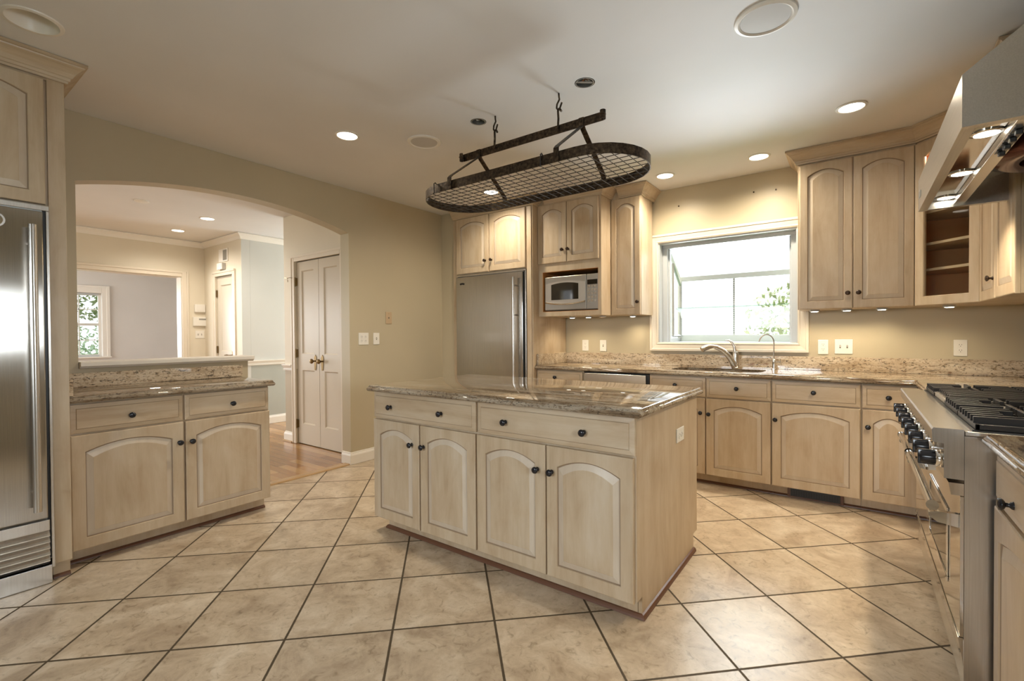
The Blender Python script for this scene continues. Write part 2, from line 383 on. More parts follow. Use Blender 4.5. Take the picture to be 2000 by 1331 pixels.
# ceiling with its cut-outs
HOLES = [(-2.900, 0.440, 0.085), (-1.209, 2.347, 0.056), (-1.983, 2.357, 0.052)]
bm = new(); es = []
def loop(pts):
    vs_ = [bm.verts.new(p) for p in pts]
    return [bm.edges.new((vs_[i], vs_[(i+1) % len(vs_)])) for i in range(len(vs_))]
es += loop([(-12.0, -2.8, ZC), (1.1, -2.8, ZC), (1.1, 4.67, ZC), (-3.95, 4.67, ZC), (-3.95, 5.7, ZC), (-12.0, 5.7, ZC)])
for hx, hy, hr in HOLES:
    es += loop([(hx+hr*math.cos(a*PI/16), hy+hr*math.sin(a*PI/16), ZC) for a in range(32)])
bmesh.ops.triangle_fill(bm, edges=es, use_beauty=True)
r = bmesh.ops.extrude_face_region(bm, geom=list(bm.faces))
for v in [g for g in r['geom'] if isinstance(g, bmesh.types.BMVert)]: v.co.z += 0.018
struct('ceiling', bm, M['ceiling'], 'flat off-white kitchen and hallway ceiling', 'ceiling')
bm = new(); box(bm, -12.1, 1.2, -2.9, 4.68, 2.80, 2.86); box(bm, -12.1, -3.95, 4.68, 5.8, 2.80, 2.86)  # added slab that stops light leaking in from above
struct('ceiling_light_block', bm, M['darkvoid'], 'dark slab added above the ceiling to block light, seen only through its holes', 'ceiling')

# left wall with arch and half wall
arch = [(0.759, 2.185)]
for k in range(1, 24):
    t = k/24; y = 0.759+t*(2.682-0.759); u = 2*t-1
    arch.append((y, 2.185+0.006*t+0.132*(1-abs(u)**2.05)))
arch.append((2.682, 2.190))
pts = [(YB-0.12, 0.001), (1.757, 0.001), (1.757, 1.03), (0.759, 1.03)]+arch+[(2.682, 0.001), (3.914, 0.001), (3.914, ZC-0.001), (YB-0.12, ZC-0.001)]
bm = new(); prism(bm, pts, 'x', XL-0.13, XL, 0, (1, 0))
struct('wall_left', bm, [M['khaki'], M['cream']], 'khaki left wall pierced by the wide arched opening', 'wall')
bm = new(); box(bm, XL-0.13, -3.66, 3.915, YW, 0.001, ZC-0.001)
struct('wall_corner', bm, M['khaki'], 'narrow khaki wall return left of the far refrigerator', 'wall')
# window wall
OX0, OX1, OZ0, OZ1 = -1.557, -0.392, 1.136, 2.10
bm = new()
box(bm, -3.66, OX0, YW, YW+0.12, 0.001, ZC-0.001); box(bm, OX1, XR, YW, YW+0.12, 0.001, ZC-0.001)
box(bm, OX0, OX1, YW, YW+0.12, 0.001, OZ0); box(bm, OX0, OX1, YW, YW+0.12, OZ1, ZC-0.001)
struct('wall_back', bm, M['khaki'], 'khaki wall holding the garden window over the sink', 'wall')
bm = new()
box(bm, XR, XR+0.12, YB, 0.1, 0.001, ZC-0.001); box(bm, XR, XR+0.12, 0.9, YW+0.12, 0.001, ZC-0.001); box(bm, XR, XR+0.12, 0.1, 0.9, 0.001, 1.15); box(bm, XR, XR+0.12, 0.1, 0.9, 1.65, ZC-0.001)  # unseen opening added here to let the side fill lamp in
struct('wall_right', bm, M['khaki'], 'khaki wall behind the range', 'wall')
bm = new()
box(bm, XL-0.12, -2.6, YB-0.12, YB, 0.001, ZC-0.001); box(bm, -0.6, XR+0.12, YB-0.12, YB, 0.001, ZC-0.001)
box(bm, -2.6, -0.6, YB-0.12, YB, 0.001, 0.9); box(bm, -2.6, -0.6, YB-0.12, YB, 1.85, ZC-0.001)  # made-up opening that lets the rear fill lamp in
struct('wall_front', bm, M['khaki'], 'khaki wall behind the camera with a wide opening added for fill light', 'wall')

# baseboards
BP = [(0, 0.002), (0.016, 0.002), (0.016, 0.085), (0.012, 0.098), (0.008, 0.104), (0.008, 0.112), (0, 0.116)]
bm = new(); sweep(bm, [(XL-0.13, 2.682), (XL, 2.682), (XL, 3.913)], [(o_, z) for o_, z in BP])
struct('baseboard_left', bm, M['white'], 'white baseboard around the arch jamb and along the left wall', 'baseboard')
# cap on the half wall
bm = new()
prism(bm, [(-4.03, 1.045), (-4.03, 1.066), (-4.025, 1.071), (-3.825, 1.071), (-3.82, 1.066), (-3.82, 1.045), (-3.832, 1.042), (-3.838, 1.034), (-3.845, 1.030), (-4.01, 1.030), (-4.015, 1.042)], 'y', 0.762, 1.790)
struct('trim_2', bm, M['white'], 'white moulded ledge capping the half wall inside the arch', 'ledge')

# ------------------------------------------------------------------ hallway and far room
bm = new()  # closet wall
for (a, b_, z0, z1) in ((-5.39, -5.145, 0.001, ZC-0.001), (-4.268, -3.993, 0.001, ZC-0.001), (-5.145, -4.268, 2.07, ZC-0.001)):
    if z0 < 0.5:
        box(bm, a, b_, 2.87, 2.99, z0, 0.85, 0, 1); box(bm, a, b_, 2.87, 2.99, 0.85, z1, 0, 0)
    else: box(bm, a, b_, 2.87, 2.99, z0, z1)
box(bm, -5.39, -5.27, 2.99, 5.6, 0.001, ZC-0.001); box(bm, -5.26, -4.0, 3.6, 3.7, 0.001, ZC-0.001, 0, 1)
struct('wall_closet', bm, [M['cream'], M['tan']], 'cream hallway wall around the double closet doors', 'wall')
bm = new()
for (a, b_) in ((-7.80, -7.413), (-6.872, -6.63)): box(bm, a, b_, 2.95, 3.06, 0.001, ZC-0.001)
for f in bm.faces:
    f.normal_update()
    if abs(f.normal.x) > 0.9 and abs(f.calc_center_median().x+6.63) < 0.002: f.material_index = 1
box(bm, -7.413, -6.872, 2.95, 3.06, 2.085, ZC-0.001)
struct('wall_nook', bm, [M['cream'], M['greywall']], 'cream wall around the small hallway closet door', 'wall')
bm = new(); box(bm, -6.75, -6.63, 3.061, 5.6, 0.001, 0.86, 0, 1); box(bm, -6.75, -6.63, 3.061, 5.6, 0.86, ZC-0.001)
struct('wall_hall_side', bm, [M['greywall'], M['greylow']], 'pale grey hallway wall with a white chair rail', 'wall')
bm = new(); box(bm, -6.62, -6.45, 5.6, 5.7, 0.001, ZC-0.001); box(bm, -6.45, -5.5, 5.6, 5.7, 2.3, ZC-0.001); box(bm, -5.5, -5.27, 5.6, 5.7, 0.001, ZC-0.001)
struct('wall_hall_end', bm, M['cream'], 'hallway end wall with glazed doorway out of sight', 'wall')
bm = new()
box(bm, -7.95, -7.80, 2.663, 3.06, 0.001, ZC-0.001); box(bm, -7.95, -7.80, -0.3, 2.663, 2.09, ZC-0.001); box(bm, -7.95, -7.80, -1.6, -0.3, 0.001, ZC-0.001)
struct('wall_passage', bm, M['cream'], 'cream hallway wall with the wide cased opening', 'wall')
bm = new()
box(bm, -11.92, -11.8, 2.672, 4.2, 0.001, ZC-0.001); box(bm, -11.92, -11.8, -1.6, -0.2, 0.001, ZC-0.001)
box(bm, -11.92, -11.8, 1.55, 1.75, 0.856, 2.077)
box(bm, -11.92, -11.8, -0.2, 2.672, 0.001, 0.856); box(bm, -11.92, -11.8, -0.2, 2.672, 2.077, ZC-0.001)
box(bm, -11.92, -7.95, 4.2, 4.3, 0.001, ZC-0.001)
struct('wall_far', bm, M['lavender'], 'warm grey far wall of the room beyond the hallway', 'wall')
bm = new(); box(bm, -12.0, -11.3, -1.72, -1.6, 0.001, ZC-0.001); box(bm, -8.6, -5.6, -1.72, -1.6, 0.001, ZC-0.001); box(bm, -11.3, -8.6, -1.72, -1.6, 0.001, 0.5); box(bm, -11.3, -8.6, -1.72, -1.6, 2.25, ZC-0.001); box(bm, -4.25, -3.993, -1.72, -1.6, 0.001, ZC-0.001); box(bm, -5.6, -4.25, -1.72, -1.6, 0.001, 0.5); box(bm, -5.6, -4.25, -1.72, -1.6, 2.25, ZC-0.001)  # gaps are unseen openings added for the hall and far room fill
struct('wall_hall_front', bm, M['cream'], 'hallway wall left of the arch with unseen openings added for fill light', 'wall')
# crown mouldings
CR = [(0, ZC-0.078), (0.010, ZC-0.078), (0.016, ZC-0.066), (0.028, ZC-0.045), (0.05, ZC-0.024), (0.062, ZC-0.016), (0.062, ZC-0.003), (0, ZC-0.003)]
bm = new(); sweep(bm, [(-7.80, -1.6), (-7.80, 2.95), (-6.63, 2.95), (-6.63, 5.59)], CR)
struct('trim_3', bm, M['white'], 'white crown moulding along the hallway ceiling', 'moulding')
bm = new(); sweep(bm, [(-11.8, -1.6), (-11.8, 4.2), (-7.96, 4.2)], [(o_, z-0.03) for o_, z in CR])
struct('trim_4', bm, M['white'], 'white crown moulding of the far room', 'moulding')
# cased opening
bm = new()
for (y0, y1, z0, z1) in ((2.655, 2.735, 0.002, 2.155), (-0.38, 2.655, 2.083, 2.155)):
    box(bm, -7.80, -7.78, y0, y1, z0, z1, 0.004)
    box(bm, -7.784, -7.770, y0+(0.055 if z0 < 1 else 0), y1, z0 if z0 < 1 else z0+0.05, z1+0.004, 0.003)
box(bm, -7.96, -7.80, 2.645, 2.663, 0.002, 2.09); box(bm, -7.96, -7.80, -0.3, 2.645, 2.075, 2.09)
struct('trim_5', bm, M['casing'], 'ivory casing around the wide opening to the far room', 'casing')
# chair rails, hall baseboards
RL = [(0, 0.826), (0.012, 0.826), (0.016, 0.84), (0.012, 0.852), (0.022, 0.872), (0.03, 0.885), (0.03, 0.895), (0, 0.896)]
bm = new(); sweep(bm, [(-6.63, 2.95), (-6.63, 5.59)], RL)
struct('trim_6', bm, M['white'], 'white chair rail on the pale grey hallway wall', 'moulding')
bm = new(); sweep(bm, [(-5.39, 2.99), (-5.39, 2.87), (-5.222, 2.87)], RL)
struct('trim_7', bm, M['white'], 'short white chair rail left of the double closet doors', 'moulding')
bm = new(); sweep(bm, [(-6.63, 3.0), (-6.63, 5.59)], BP)
struct('baseboard_hall', bm, M['white'], 'white baseboard under the pale grey hallway wall', 'baseboard')
bm = new(); sweep(bm, [(-5.39, 2.99), (-5.39, 2.87), (-5.222, 2.87)], BP)
struct('baseboard_closet', bm, M['white'], 'short white baseboard left of the double closet doors', 'baseboard')
bm = new(); sweep(bm, [(-5.39+0.0, 2.99), (-5.39, 2.87), (-5.222, 2.87)], [(0.0165, 0.001), (0.03, 0.001), (0.028, 0.012), (0.0165, 0.018)])
struct('trim_8', bm, M['lightwood'], 'oak shoe moulding left of the double closet doors', 'moulding')

def panel_door_bm(w, h, t=0.035, panels=()):
    """flat door leaf, front facing -y at y=0, with sunk panels (x0,x1,z0,z1)"""
    bm = new()
    xs = sorted(set([0, w]+[p for q in panels for p in q[:2]])); zs = sorted(set([0, h]+[p for q in panels for p in q[2:]]))
    V = {}
    def vv(x, z, y=0.0):
        k = (round(x, 5), round(z, 5), round(y, 5))
        if k not in V: V[k] = bm.verts.new((x, y, z))
        return V[k]
    for i in range(len(xs)-1):
        for j in range(len(zs)-1):
            c = ((xs[i]+xs[i+1])/2, (zs[j]+zs[j+1])/2)
            hit = [q for q in panels if q[0] < c[0] < q[1] and q[2] < c[1] < q[3]]
            if not hit: bm.faces.new((vv(xs[i], zs[j]), vv(xs[i+1], zs[j]), vv(xs[i+1], zs[j+1]), vv(xs[i], zs[j+1])))
    for (a, b_, c, d) in panels:
        g = 0.012; dp = 0.012
        O = [vv(a, c), vv(b_, c), vv(b_, d), vv(a, d)]; I = [vv(a+g, c+g, dp), vv(b_-g, c+g, dp), vv(b_-g, d-g, dp), vv(a+g, d-g, dp)]
        # merge extra grid points is unnecessary: panels share the same x columns
        for k in range(4): bm.faces.new((O[k], O[(k+1) % 4], I[(k+1) % 4], I[k]))
        bm.faces.new(I)
    box(bm, 0, w, 0.0, t, 0, 0.0001)
    bk = [bm.verts.new((x, t, z)) for x, z in ((0, 0), (w, 0), (w, h), (0, h))]; bm.faces.new(list(reversed(bk)))
    fr = [vv(0, 0), vv(w, 0), vv(w, h), vv(0, h)]
    for k in range(4): bm.faces.new((fr[(k+1) % 4], fr[k], bk[k], bk[(k+1) % 4]))
    return bm
def glass_knob(parent, x, z):
    bm = new(); prism(bm, [(x-0.016, z-0.10), (x+0.010, z-0.10), (x+0.020, z-0.02), (x+0.022, z+0.04), (x, z+0.07), (x-0.022, z+0.04), (x-0.022, z-0.02)], 'y', -0.006, -0.001)
    obj('escutcheon', bm, M['brass'], parent)
    bm = new(); lathe(bm, [(0.008, -0.006), (0.008, -0.03), (0.02, -0.036), (0.027, -0.048), (0.024, -0.06), (0.01, -0.066)], (x, 0, z), 'y', 12)
    obj('door_knob', bm, M['brass'], parent, 40)
# double closet doors
d1 = thing('door_1', 'pair of narrow ivory panelled closet doors with brass knobs', 'door', (-5.138, 2.886, 0.008), 0, None, 'structure')
for k, ox in enumerate((0.0, 0.437)):
    wd = 0.431
    b2 = panel_door_bm(wd, 2.05, 0.035, [(0.092, 0.335, 0.225, 0.832), (0.092, 0.335, 1.015, 1.95)])
    lf = obj('door_leaf', b2, M['doorpaint'], d1); lf.location = (ox, 0, 0)
    glass_knob(lf, 0.36 if k == 0 else 0.058, 0.94)
for hz in (0.22, 1.02, 1.83):
    bm = new(); box(bm, -0.018, 0.012, -0.016, -0.001, hz-0.045, hz+0.045); lathe(bm, [(0.006, -0.052), (0.006, 0.052)], (-0.004, -0.02, hz), 'z', 8)
    obj('hinge', bm, M['brass'], d1)
def wire_hook(name, label, x, y, z, rz):
    t = thing(name, label, 'hook', (x, y, z), rz)
    bm = new(); tube(bm, [(0, 0, 0), (0, -0.03, 0.0), (-0.03, -0.045, -0.004), (-0.07, -0.05, 0.0)], 0.003, 6); obj('arm', bm, M['brass'], t)
    bm = new(); tube(bm, [(-0.02, -0.04, -0.002), (-0.022, -0.042, -0.03), (-0.012, -0.045, -0.05), (-0.006, -0.045, -0.03)], 0.002, 6); obj('latch', bm, M['brass'], t)
wire_hook('latch_hook', 'small brass latch hook on the left closet door casing', -5.18, 2.852, 1.885, 0)
# casings of the two doors
def casing(bm, x0, x1, z1, y, wd=0.078, t=0.018):
    box(bm, x0-wd, x0, y-t, y, 0.002, z1+wd, 0.004); box(bm, x1, x1+wd, y-t, y, 0.002, z1+wd, 0.004); box(bm, x0, x1, y-t, y, z1, z1+wd, 0.004)
    box(bm, x0-wd, x1+wd, y-t-0.008, y-t+0.002, z1+wd-0.026, z1+wd, 0.003); box(bm, x0-wd, x0-wd+0.02, y-t-0.006, y-t+0.002, 0.002, z1+wd-0.026, 0.003)
bm = new(); casing(bm, -5.145, -4.268, 2.066, 2.87, 0.066); struct('trim_9', bm, M['casing'], 'ivory casing around the double closet doors', 'casing')
d2 = thing('door_2', 'narrow ivory closet door with brass hinges beneath the wall chime', 'door', (-7.406, 2.966, 0.008), 0, None, 'structure')
lf = obj('door_leaf', panel_door_bm(0.528, 2.062, 0.035, [(0.105, 0.425, 0.22, 0.83), (0.105, 0.425, 1.01, 1.945)]), M['doorpaint'], d2)
for hz in (0.25, 1.03, 1.83):
    bm = new(); box(bm, -0.03, 0.012, -0.016, -0.001, hz-0.05, hz+0.05); obj('hinge', bm, M['brass'], d2)
bm = new(); tube(bm, [(0.46, 0, 0.955), (0.46, -0.05, 0.955), (0.40, -0.055, 0.962), (0.34, -0.055, 0.955)], 0.009, 8); box(bm, 0.44, 0.48, -0.006, -0.001, 0.90, 1.01); obj('door_handle', bm, M['brass'], d2)
bm = new(); casing(bm, -7.413, -6.872, 2.078, 2.95, 0.07); struct('trim_10', bm, M['casing'], 'ivory casing around the small hallway closet door', 'casing')

# ------------------------------------------------------------------ garden window (window_1)
w1 = thing('window_1', 'white garden window with sloping glass roof above the sink', 'window', (0, 0, 0), 0, None, 'structure')
gy, gz0, gz1, gt = 5.05, 1.136, 1.79, 2.055
bm = new()  # liner through the wall
box(bm, OX0, OX0+0.012, YW-0.002, YW+0.125, OZ0+0.0, OZ1); box(bm, OX1-0.012, OX1, YW-0.002, YW+0.125, OZ0, OZ1)
box(bm, OX0+0.012, OX1-0.012, YW-0.002, YW+0.125, OZ1-0.012, OZ1)
x0, x1 = OX0+0.012, OX1-0.012
box(bm, x0, x1, YW+0.085, YW+0.125, gt, OZ1-0.012, 0.003); box(bm, x0, x0+0.045, YW+0.085, YW+0.125, gz0, gt, 0.003); box(bm, x1-0.045, x1, YW+0.085, YW+0.125, gz0, gt, 0.003)
obj('window_frame', bm, M['vinyl'], w1)
bm = new(); box(bm, OX0, OX1, YW-0.002, gy+0.03, gz0-0.03, gz0+0.004, 0.002); obj('window_sill', bm, M['vinyl'], w1)
# outer box frame
a0, a1 = x0+0.03, x1-0.03
bm = new()
for xx in (a0, a1-0.03):
    box(bm, xx, xx+0.03, gy-0.03, gy+0.01, gz0+0.004, gz1+0.02, 0.003)
    prism(bm, [(YW+0.125, gt-0.005), (YW+0.125, gt+0.03), (gy+0.01, gz1+0.025), (gy+0.01, gz1-0.012)], 'x', xx, xx+0.03)
    box(bm, xx, xx+0.03, YW+0.125, gy-0.03, gz0+0.004, gz0+0.04, 0.003)
    box(bm, xx, xx+0.03, YW+0.125, YW+0.16, gz0+0.04, gt-0.01)
box(bm, a0+0.03, a1-0.03, gy-0.035, gy+0.01, gz1-0.03, gz1+0.02, 0.003); box(bm, a0+0.03, a1-0.03, gy-0.03, gy+0.01, gz0+0.004, gz0+0.07, 0.003)
obj('bay_frame', bm, M['vinyl'], w1)
bm = new(); box(bm, a0+0.03, a1-0.03, gy-0.012, gy-0.008, gz0+0.07, gz1-0.03); obj('front_pane', bm, M['glass'], w1)
bm = new(); prism(bm, [(YW+0.13, gt+0.012), (YW+0.13, gt+0.016), (gy-0.02, gz1+0.019), (gy-0.02, gz1+0.015)], 'x', a0+0.03, a1-0.03); obj('roof_pane', bm, M['glass'], w1)
for xx in (a0+0.013, a1-0.017):
    bm = new(); prism(bm, [(YW+0.16, gz0+0.04), (gy-0.03, gz0+0.04), (gy-0.03, gz1-0.01), (YW+0.16, gt-0.03)], 'x', xx, xx+0.004); obj('side_pane', bm, M['glass'], w1)
# side casement sash on the left
bm = new()
for (ya, za, yb, zb) in ((YW+0.20, 1.20, YW+0.20, 1.92), (gy-0.06, 1.20, gy-0.06, 1.72), (YW+0.20, 1.20, gy-0.06, 1.20), (YW+0.20, 1.92, gy-0.06, 1.72)):
    tube(bm, [(a0+0.033, ya, za), (a0+0.033, yb, zb)], 0.014, 4)
obj('side_sash', bm, M['greybox'], w1)
bm = new(); box(bm, -0.978, -0.962, gy-0.03, gy-0.012, gz0+0.07, gz1-0.03)
for k in range(26): box(bm, -0.973, -0.967, gy-0.032, gy-0.0299, gz0+0.085+k*0.021, gz0+0.095+k*0.021, 0, 1)
obj('shelf_standard', bm, [M['vinyl'], M['slot']], w1)
bm = new(); box(bm, a0+0.035, a0+0.048, gy-0.05, gy-0.035, gz0+0.05, gz1-0.03)
for k in range(26): box(bm, a0+0.048, a0+0.0492, gy-0.046, gy-0.039, gz0+0.085+k*0.021, gz0+0.095+k*0.021, 0, 1)
obj('shelf_standard', bm, [M['vinyl'], M['slot']], w1)
bm = new(); box(bm, a0+0.055, a1-0.055, YW+0.24, gy-0.05, 1.478, 1.484); obj('glass_shelf', bm, M['shelfglass'], w1)
for xx in (a0+0.045, a1-0.055):
    bm = new(); prism(bm, [(gy-0.05, 1.477), (gy-0.25, 1.477), (gy-0.24, 1.462), (gy-0.12, 1.44), (gy-0.07, 1.38), (gy-0.05, 1.38)], 'x', xx, xx+0.01); obj('shelf_bracket', bm, M['vinyl'], w1)
# casing of the window
bm = new()
CP = [(0.0, 0.0), (0.0, -0.014), (0.012, -0.020), (0.02, -0.017), (0.055, -0.022), (0.06, -0.028), (0.078, -0.028), (0.08, -0.024), (0.08, 0.0)]
R4 = []
for (cx, cz, sx, sz) in ((OX0, OZ0, -1, -1), (OX1, OZ0, 1, -1), (OX1, OZ1, 1, 1), (OX0, OZ1, -1, 1)):
    R4.append([(cx+sx*o_, YW+d_, cz+sz*o_) for o_, d_ in CP])
R4.append(R4[0]); loft(bm, R4, True, False, False); bmesh.ops.remove_doubles(bm, verts=bm.verts, dist=1e-6)
struct('trim_11', bm, M['casing'], 'cream moulded casing around the garden window', 'casing')

# far room window
w2 = thing('window_2', 'white double-hung far room window seen through the arch', 'window', (0, 0, 0), 0, None, 'structure')
bm = new()
for (ya, yb, za, zb) in ((2.672, 2.75, 0.84, 2.21), (1.672, 1.75, 0.84, 2.21), (1.75, 2.672, 2.077, 2.21)): box(bm, -11.8, -11.775, ya, yb, za, zb, 0.004)
box(bm, -11.8, -11.765, 2.74, 2.79, 0.86, 2.22, 0.004); box(bm, -11.8, -11.765, 1.64, 2.74, 2.18, 2.22, 0.004)
obj('window_casing', bm, M['white'], w2)
bm = new(); box(bm, -11.82, -11.74, 1.63, 2.80, 0.83, 0.858, 0.004); obj('window_sill', bm, M['white'], w2)
bm = new()
for (ya, yb, za, zb) in ((2.63, 2.672, 0.858, 2.076), (1.75, 1.79, 0.858, 2.076), (1.79, 2.63, 2.03, 2.076), (1.79, 2.63, 0.858, 0.90), (1.79, 2.63, 1.45, 1.50)): box(bm, -11.89, -11.85, ya, yb, za, zb)
obj('window_frame', bm, M['white'], w2)
for (za, zb) in ((0.90, 1.45), (1.50, 2.03)):
    bm = new(); box(bm, -11.872, -11.868, 1.79, 2.63, za, zb); obj('window_pane', bm, M['glass'], w2)
    bm = new()
    for yy in (2.07, 2.35): box(bm, -11.88, -11.86, yy-0.009, yy+0.009, za, zb)
    box(bm, -11.88, -11.86, 1.79, 2.63, (za+zb)/2-0.009, (za+zb)/2+0.009); obj('muntin', bm, M['white'], w2)
bl = thing('window_blind', 'open white slatted blind in the far room window', 'blind', (-11.83, 1.8, 2.05))
bm = new(); box(bm, -0.012, 0.02, 0, 0.83, 0, 0.022); obj('head_rail', bm, M['vinyl'], bl)
bm = new()
for k in range(29): box(bm, -0.010, 0.010, 0.005, 0.825, -0.02-k*0.0400, -0.0185-k*0.0400)
box(bm, -0.01, 0.01, 0, 0.83, -1.19, -1.17); obj('slats', bm, M['vinyl'], bl)

# ------------------------------------------------------------------ outdoors
bm = new(); box(bm, -60, 40, -60, 60, -0.40, -0.30)
struct('ground', bm, M['lawn'], 'green lawn outside the windows', 'lawn')
def leafy(name, label, cat, c, rad, n, size, mtl, trunk=True, rng=3):
    rnd = random.Random(rng)
    t = thing(name, label, cat, (c[0], c[1], -0.30))
    bm = new()
    for k in range(n):
        while True:
            d = Vector((rnd.uniform(-1, 1), rnd.uniform(-1, 1), rnd.uniform(-1, 1)))
            if d.length < 1: break
        p = Vector((d.x*rad[0], d.y*rad[1], c[2]+0.30+d.z*rad[2]))
        a = Vector((rnd.gauss(0, 1), rnd.gauss(0, 1), rnd.gauss(0, 1))).normalized(); b_ = a.orthogonal().normalized(); s = size*rnd.uniform(0.6, 1.3)
        q = [p-a*s, p+b_*s*0.45, p+a*s, p-b_*s*0.45]
        bm.faces.new([bm.verts.new(x) for x in q])
    obj('foliage', bm, mtl, t)
    if trunk:
        bm = new(); tube(bm, [(0, 0, 0.003), (0.05, 0.02, (c[2]+0.3)*0.5), (0.0, 0, c[2]+0.3)], [0.09, 0.07, 0.04], 8); obj('trunk', bm, M['bark'], t)
leafy('garden_tree', 'leafy tree outside the right half of the garden window', 'tree', (-0.55, 8.6, 1.42), (0.95, 0.8, 0.66), 1300, 0.06, M['leaf'])
leafy('garden_shrub', 'green shrub outside the far room window', 'shrub', (-14.6, 2.9, 0.8), (1.0, 1.6, 0.75), 1500, 0.06, M['leaf2'], False, 5)
leafy('yard_tree', 'pale leafy tree behind the shrub outside the far room window', 'tree', (-19.5, 4.0, 3.0), (1.6, 2.4, 1.3), 1200, 0.10, M['leaf'], False, 9)

# ------------------------------------------------------------------ cabinets
TD = 0.020   # door thickness
DOORM = [M['maple'], M['maple_wash'], M['groove_brown']]; DRAWM = [M['maple_h'], M['maple_wash'], M['groove_brown']]
def arch_ring(x0, x1, z0, zs, rise, y, n=14):
    r_ = [(x0, y, z0), (x1, y, z0), (x1, y, zs)]
    for k in range(1, n):
        t = k/n; x = x1+(x0-x1)*t; r_.append((x, y, zs+rise*(1-(2*t-1)**2)))
    r_.append((x0, y, zs)); return r_
def door_bm(x0, x1, z0, z1, stile=0.056, rail=0.058, top=0.05, rise=0.042, arched=True, hole=False):
    bm = new(); n = 14; t = TD
    if not arched: rise = 0.0; top = rail
    zs = z1-top-rise
    def outer(y, ins):
        r_ = [(x0+ins, y, z0+ins), (x1-ins, y, z0+ins), (x1-ins, y, z1-ins)]
        for k in range(1, n):
            u = k/n; r_.append((x1-ins+(x0-x1+2*ins)*u, y, z1-ins))
        r_.append((x0+ins, y, z1-ins)); return r_
    def inner(y, ins): return arch_ring(x0+stile+ins, x1-stile-ins, z0+rail+ins, zs-ins, rise, y)
    if hole:
        rings = [outer(0.0, 0), outer(-t+0.004, 0), outer(-t, 0.004), inner(-t, 0), inner(-t+0.006, 0.004), inner(0.0, 0.004)]
        rings.append(rings[0]); loft(bm, rings, True, False, False); bmesh.ops.remove_doubles(bm, verts=bm.verts, dist=1e-6); return bm
    bw = min(0.034, (x1-x0-2*stile)*0.2)
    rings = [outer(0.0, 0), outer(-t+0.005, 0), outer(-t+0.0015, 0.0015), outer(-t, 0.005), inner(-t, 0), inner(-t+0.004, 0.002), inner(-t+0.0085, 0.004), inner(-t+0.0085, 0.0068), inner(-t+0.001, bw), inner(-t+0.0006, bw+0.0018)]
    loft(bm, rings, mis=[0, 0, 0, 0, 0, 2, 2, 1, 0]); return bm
def drawer_bm(x0, x1, z0, z1):
    bm = new(); t = TD
    def rr(y, i): return [(x0+i, y, z0+i), (x1-i, y, z0+i), (x1-i, y, z1-i), (x0+i, y, z1-i)]
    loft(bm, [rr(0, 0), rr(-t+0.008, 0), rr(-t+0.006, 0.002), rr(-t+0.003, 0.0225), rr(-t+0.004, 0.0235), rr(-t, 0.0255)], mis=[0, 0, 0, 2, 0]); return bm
def knob(parent, x, z, y=-TD, mt='knob', name='knob'):
    bm = new(); lathe(bm, [(0.011, -0.0005), (0.010, -0.004), (0.0055, -0.009), (0.006, -0.015), (0.013, -0.019), (0.0165, -0.024), (0.015, -0.029), (0.008, -0.032)], (x, y, z), 'y', 14)
    return obj(name, bm, M[mt], parent, 50)
CROWN = [(0.0, 2.505), (0.010, 2.505), (0.012, 2.516), (0.018, 2.518), (0.020, 2.530), (0.026, 2.534), (0.036, 2.552), (0.055, 2.574), (0.066, 2.582), (0.068, 2.588), (0.076, 2.590), (0.076, 2.604), (0.0, 2.604)]
TOEM = [(0.0, 0.001), (0.016, 0.001), (0.014, 0.009), (0.008, 0.016), (0.0, 0.018)]
def cabinet(name, label, cat, loc, rz, w, depth, z0, z1, fronts, group=None, toe=0.0, knob_mt='knob', body=True, endpanel=False, mould=None, toe_x=(0, 0)):
    """front plane at y=0 facing -y, x runs to the right"""
    t = thing(name, label, cat, loc, rz, group)
    if body:
        bm = new()
        box(bm, 0, w, 0.001, depth, z0, z1, 0.0015, 0, 1)
        if toe: box(bm, toe_x[0], w-toe_x[1], 0.075, depth, 0.001, z0)
        obj('body', bm, M['maple'], t)
    if toe:
        bm = new(); sweep(bm, mould or [(w, 0.075), (0, 0.075)], [(-o_, z) for o_, z in TOEM] if not mould else TOEM); obj('toe_moulding', bm, M['mahogany'], t, None, 'dark red shoe moulding')
    for f in fronts:
        kind, x0, x1, a, b_ = f[:5]; knobs = f[5] if len(f) > 5 else []
        if kind == 'drawer': o_ = obj('drawer', drawer_bm(x0, x1, a, b_), DRAWM, t)
        else: o_ = obj('door', door_bm(x0, x1, a, b_), DOORM, t)
        for (kx, kz) in knobs: knob(o_, kx, kz, -TD, knob_mt)
    return t
DB, DT, RB, RT, CB = 0.090, 0.702, 0.712, 0.866, 0.873   # door bottom/top, drawer bottom/top, carcass top

# island
IX0, IX1, IY0, IY1 = -2.446, -0.738, 1.882, 2.795
isl = thing('kitchen_island', 'pickled maple kitchen island with four arched doors', 'kitchen island', (IX0, IY0, 0))
W = IX1-IX0
bm = new(); box(bm, 0, W-0.018, 0.001, IY1-IY0, DB, CB, 0.001, 0, 1); box(bm, 0.05, W-0.02, 0.058, IY1-IY0-0.07, 0.001, DB)
obj('body', bm, M['maple'], isl)
bm = new(); prism(bm, [(0.058, 0.001), (0.058, DB+0.004), (0.0, DB+0.004), (0.0, CB), (IY1-IY0, CB), (IY1-IY0, DB+0.004), (IY1-IY0-0.07, DB+0.004), (IY1-IY0-0.07, 0.001)], 'x', W-0.0175, W)
obj('end_panel', bm, M['maple'], isl)
bm = new(); sweep(bm, [(0.05, IY1-IY0-0.07), (0.05, 0.058), (W, 0.058), (W, IY1-IY0-0.07)], [(o_+0.0, z*1.15) for o_, z in TOEM])
obj('toe_moulding', bm, M['mahogany'], isl, None, 'dark red shoe moulding')
L0 = IX0
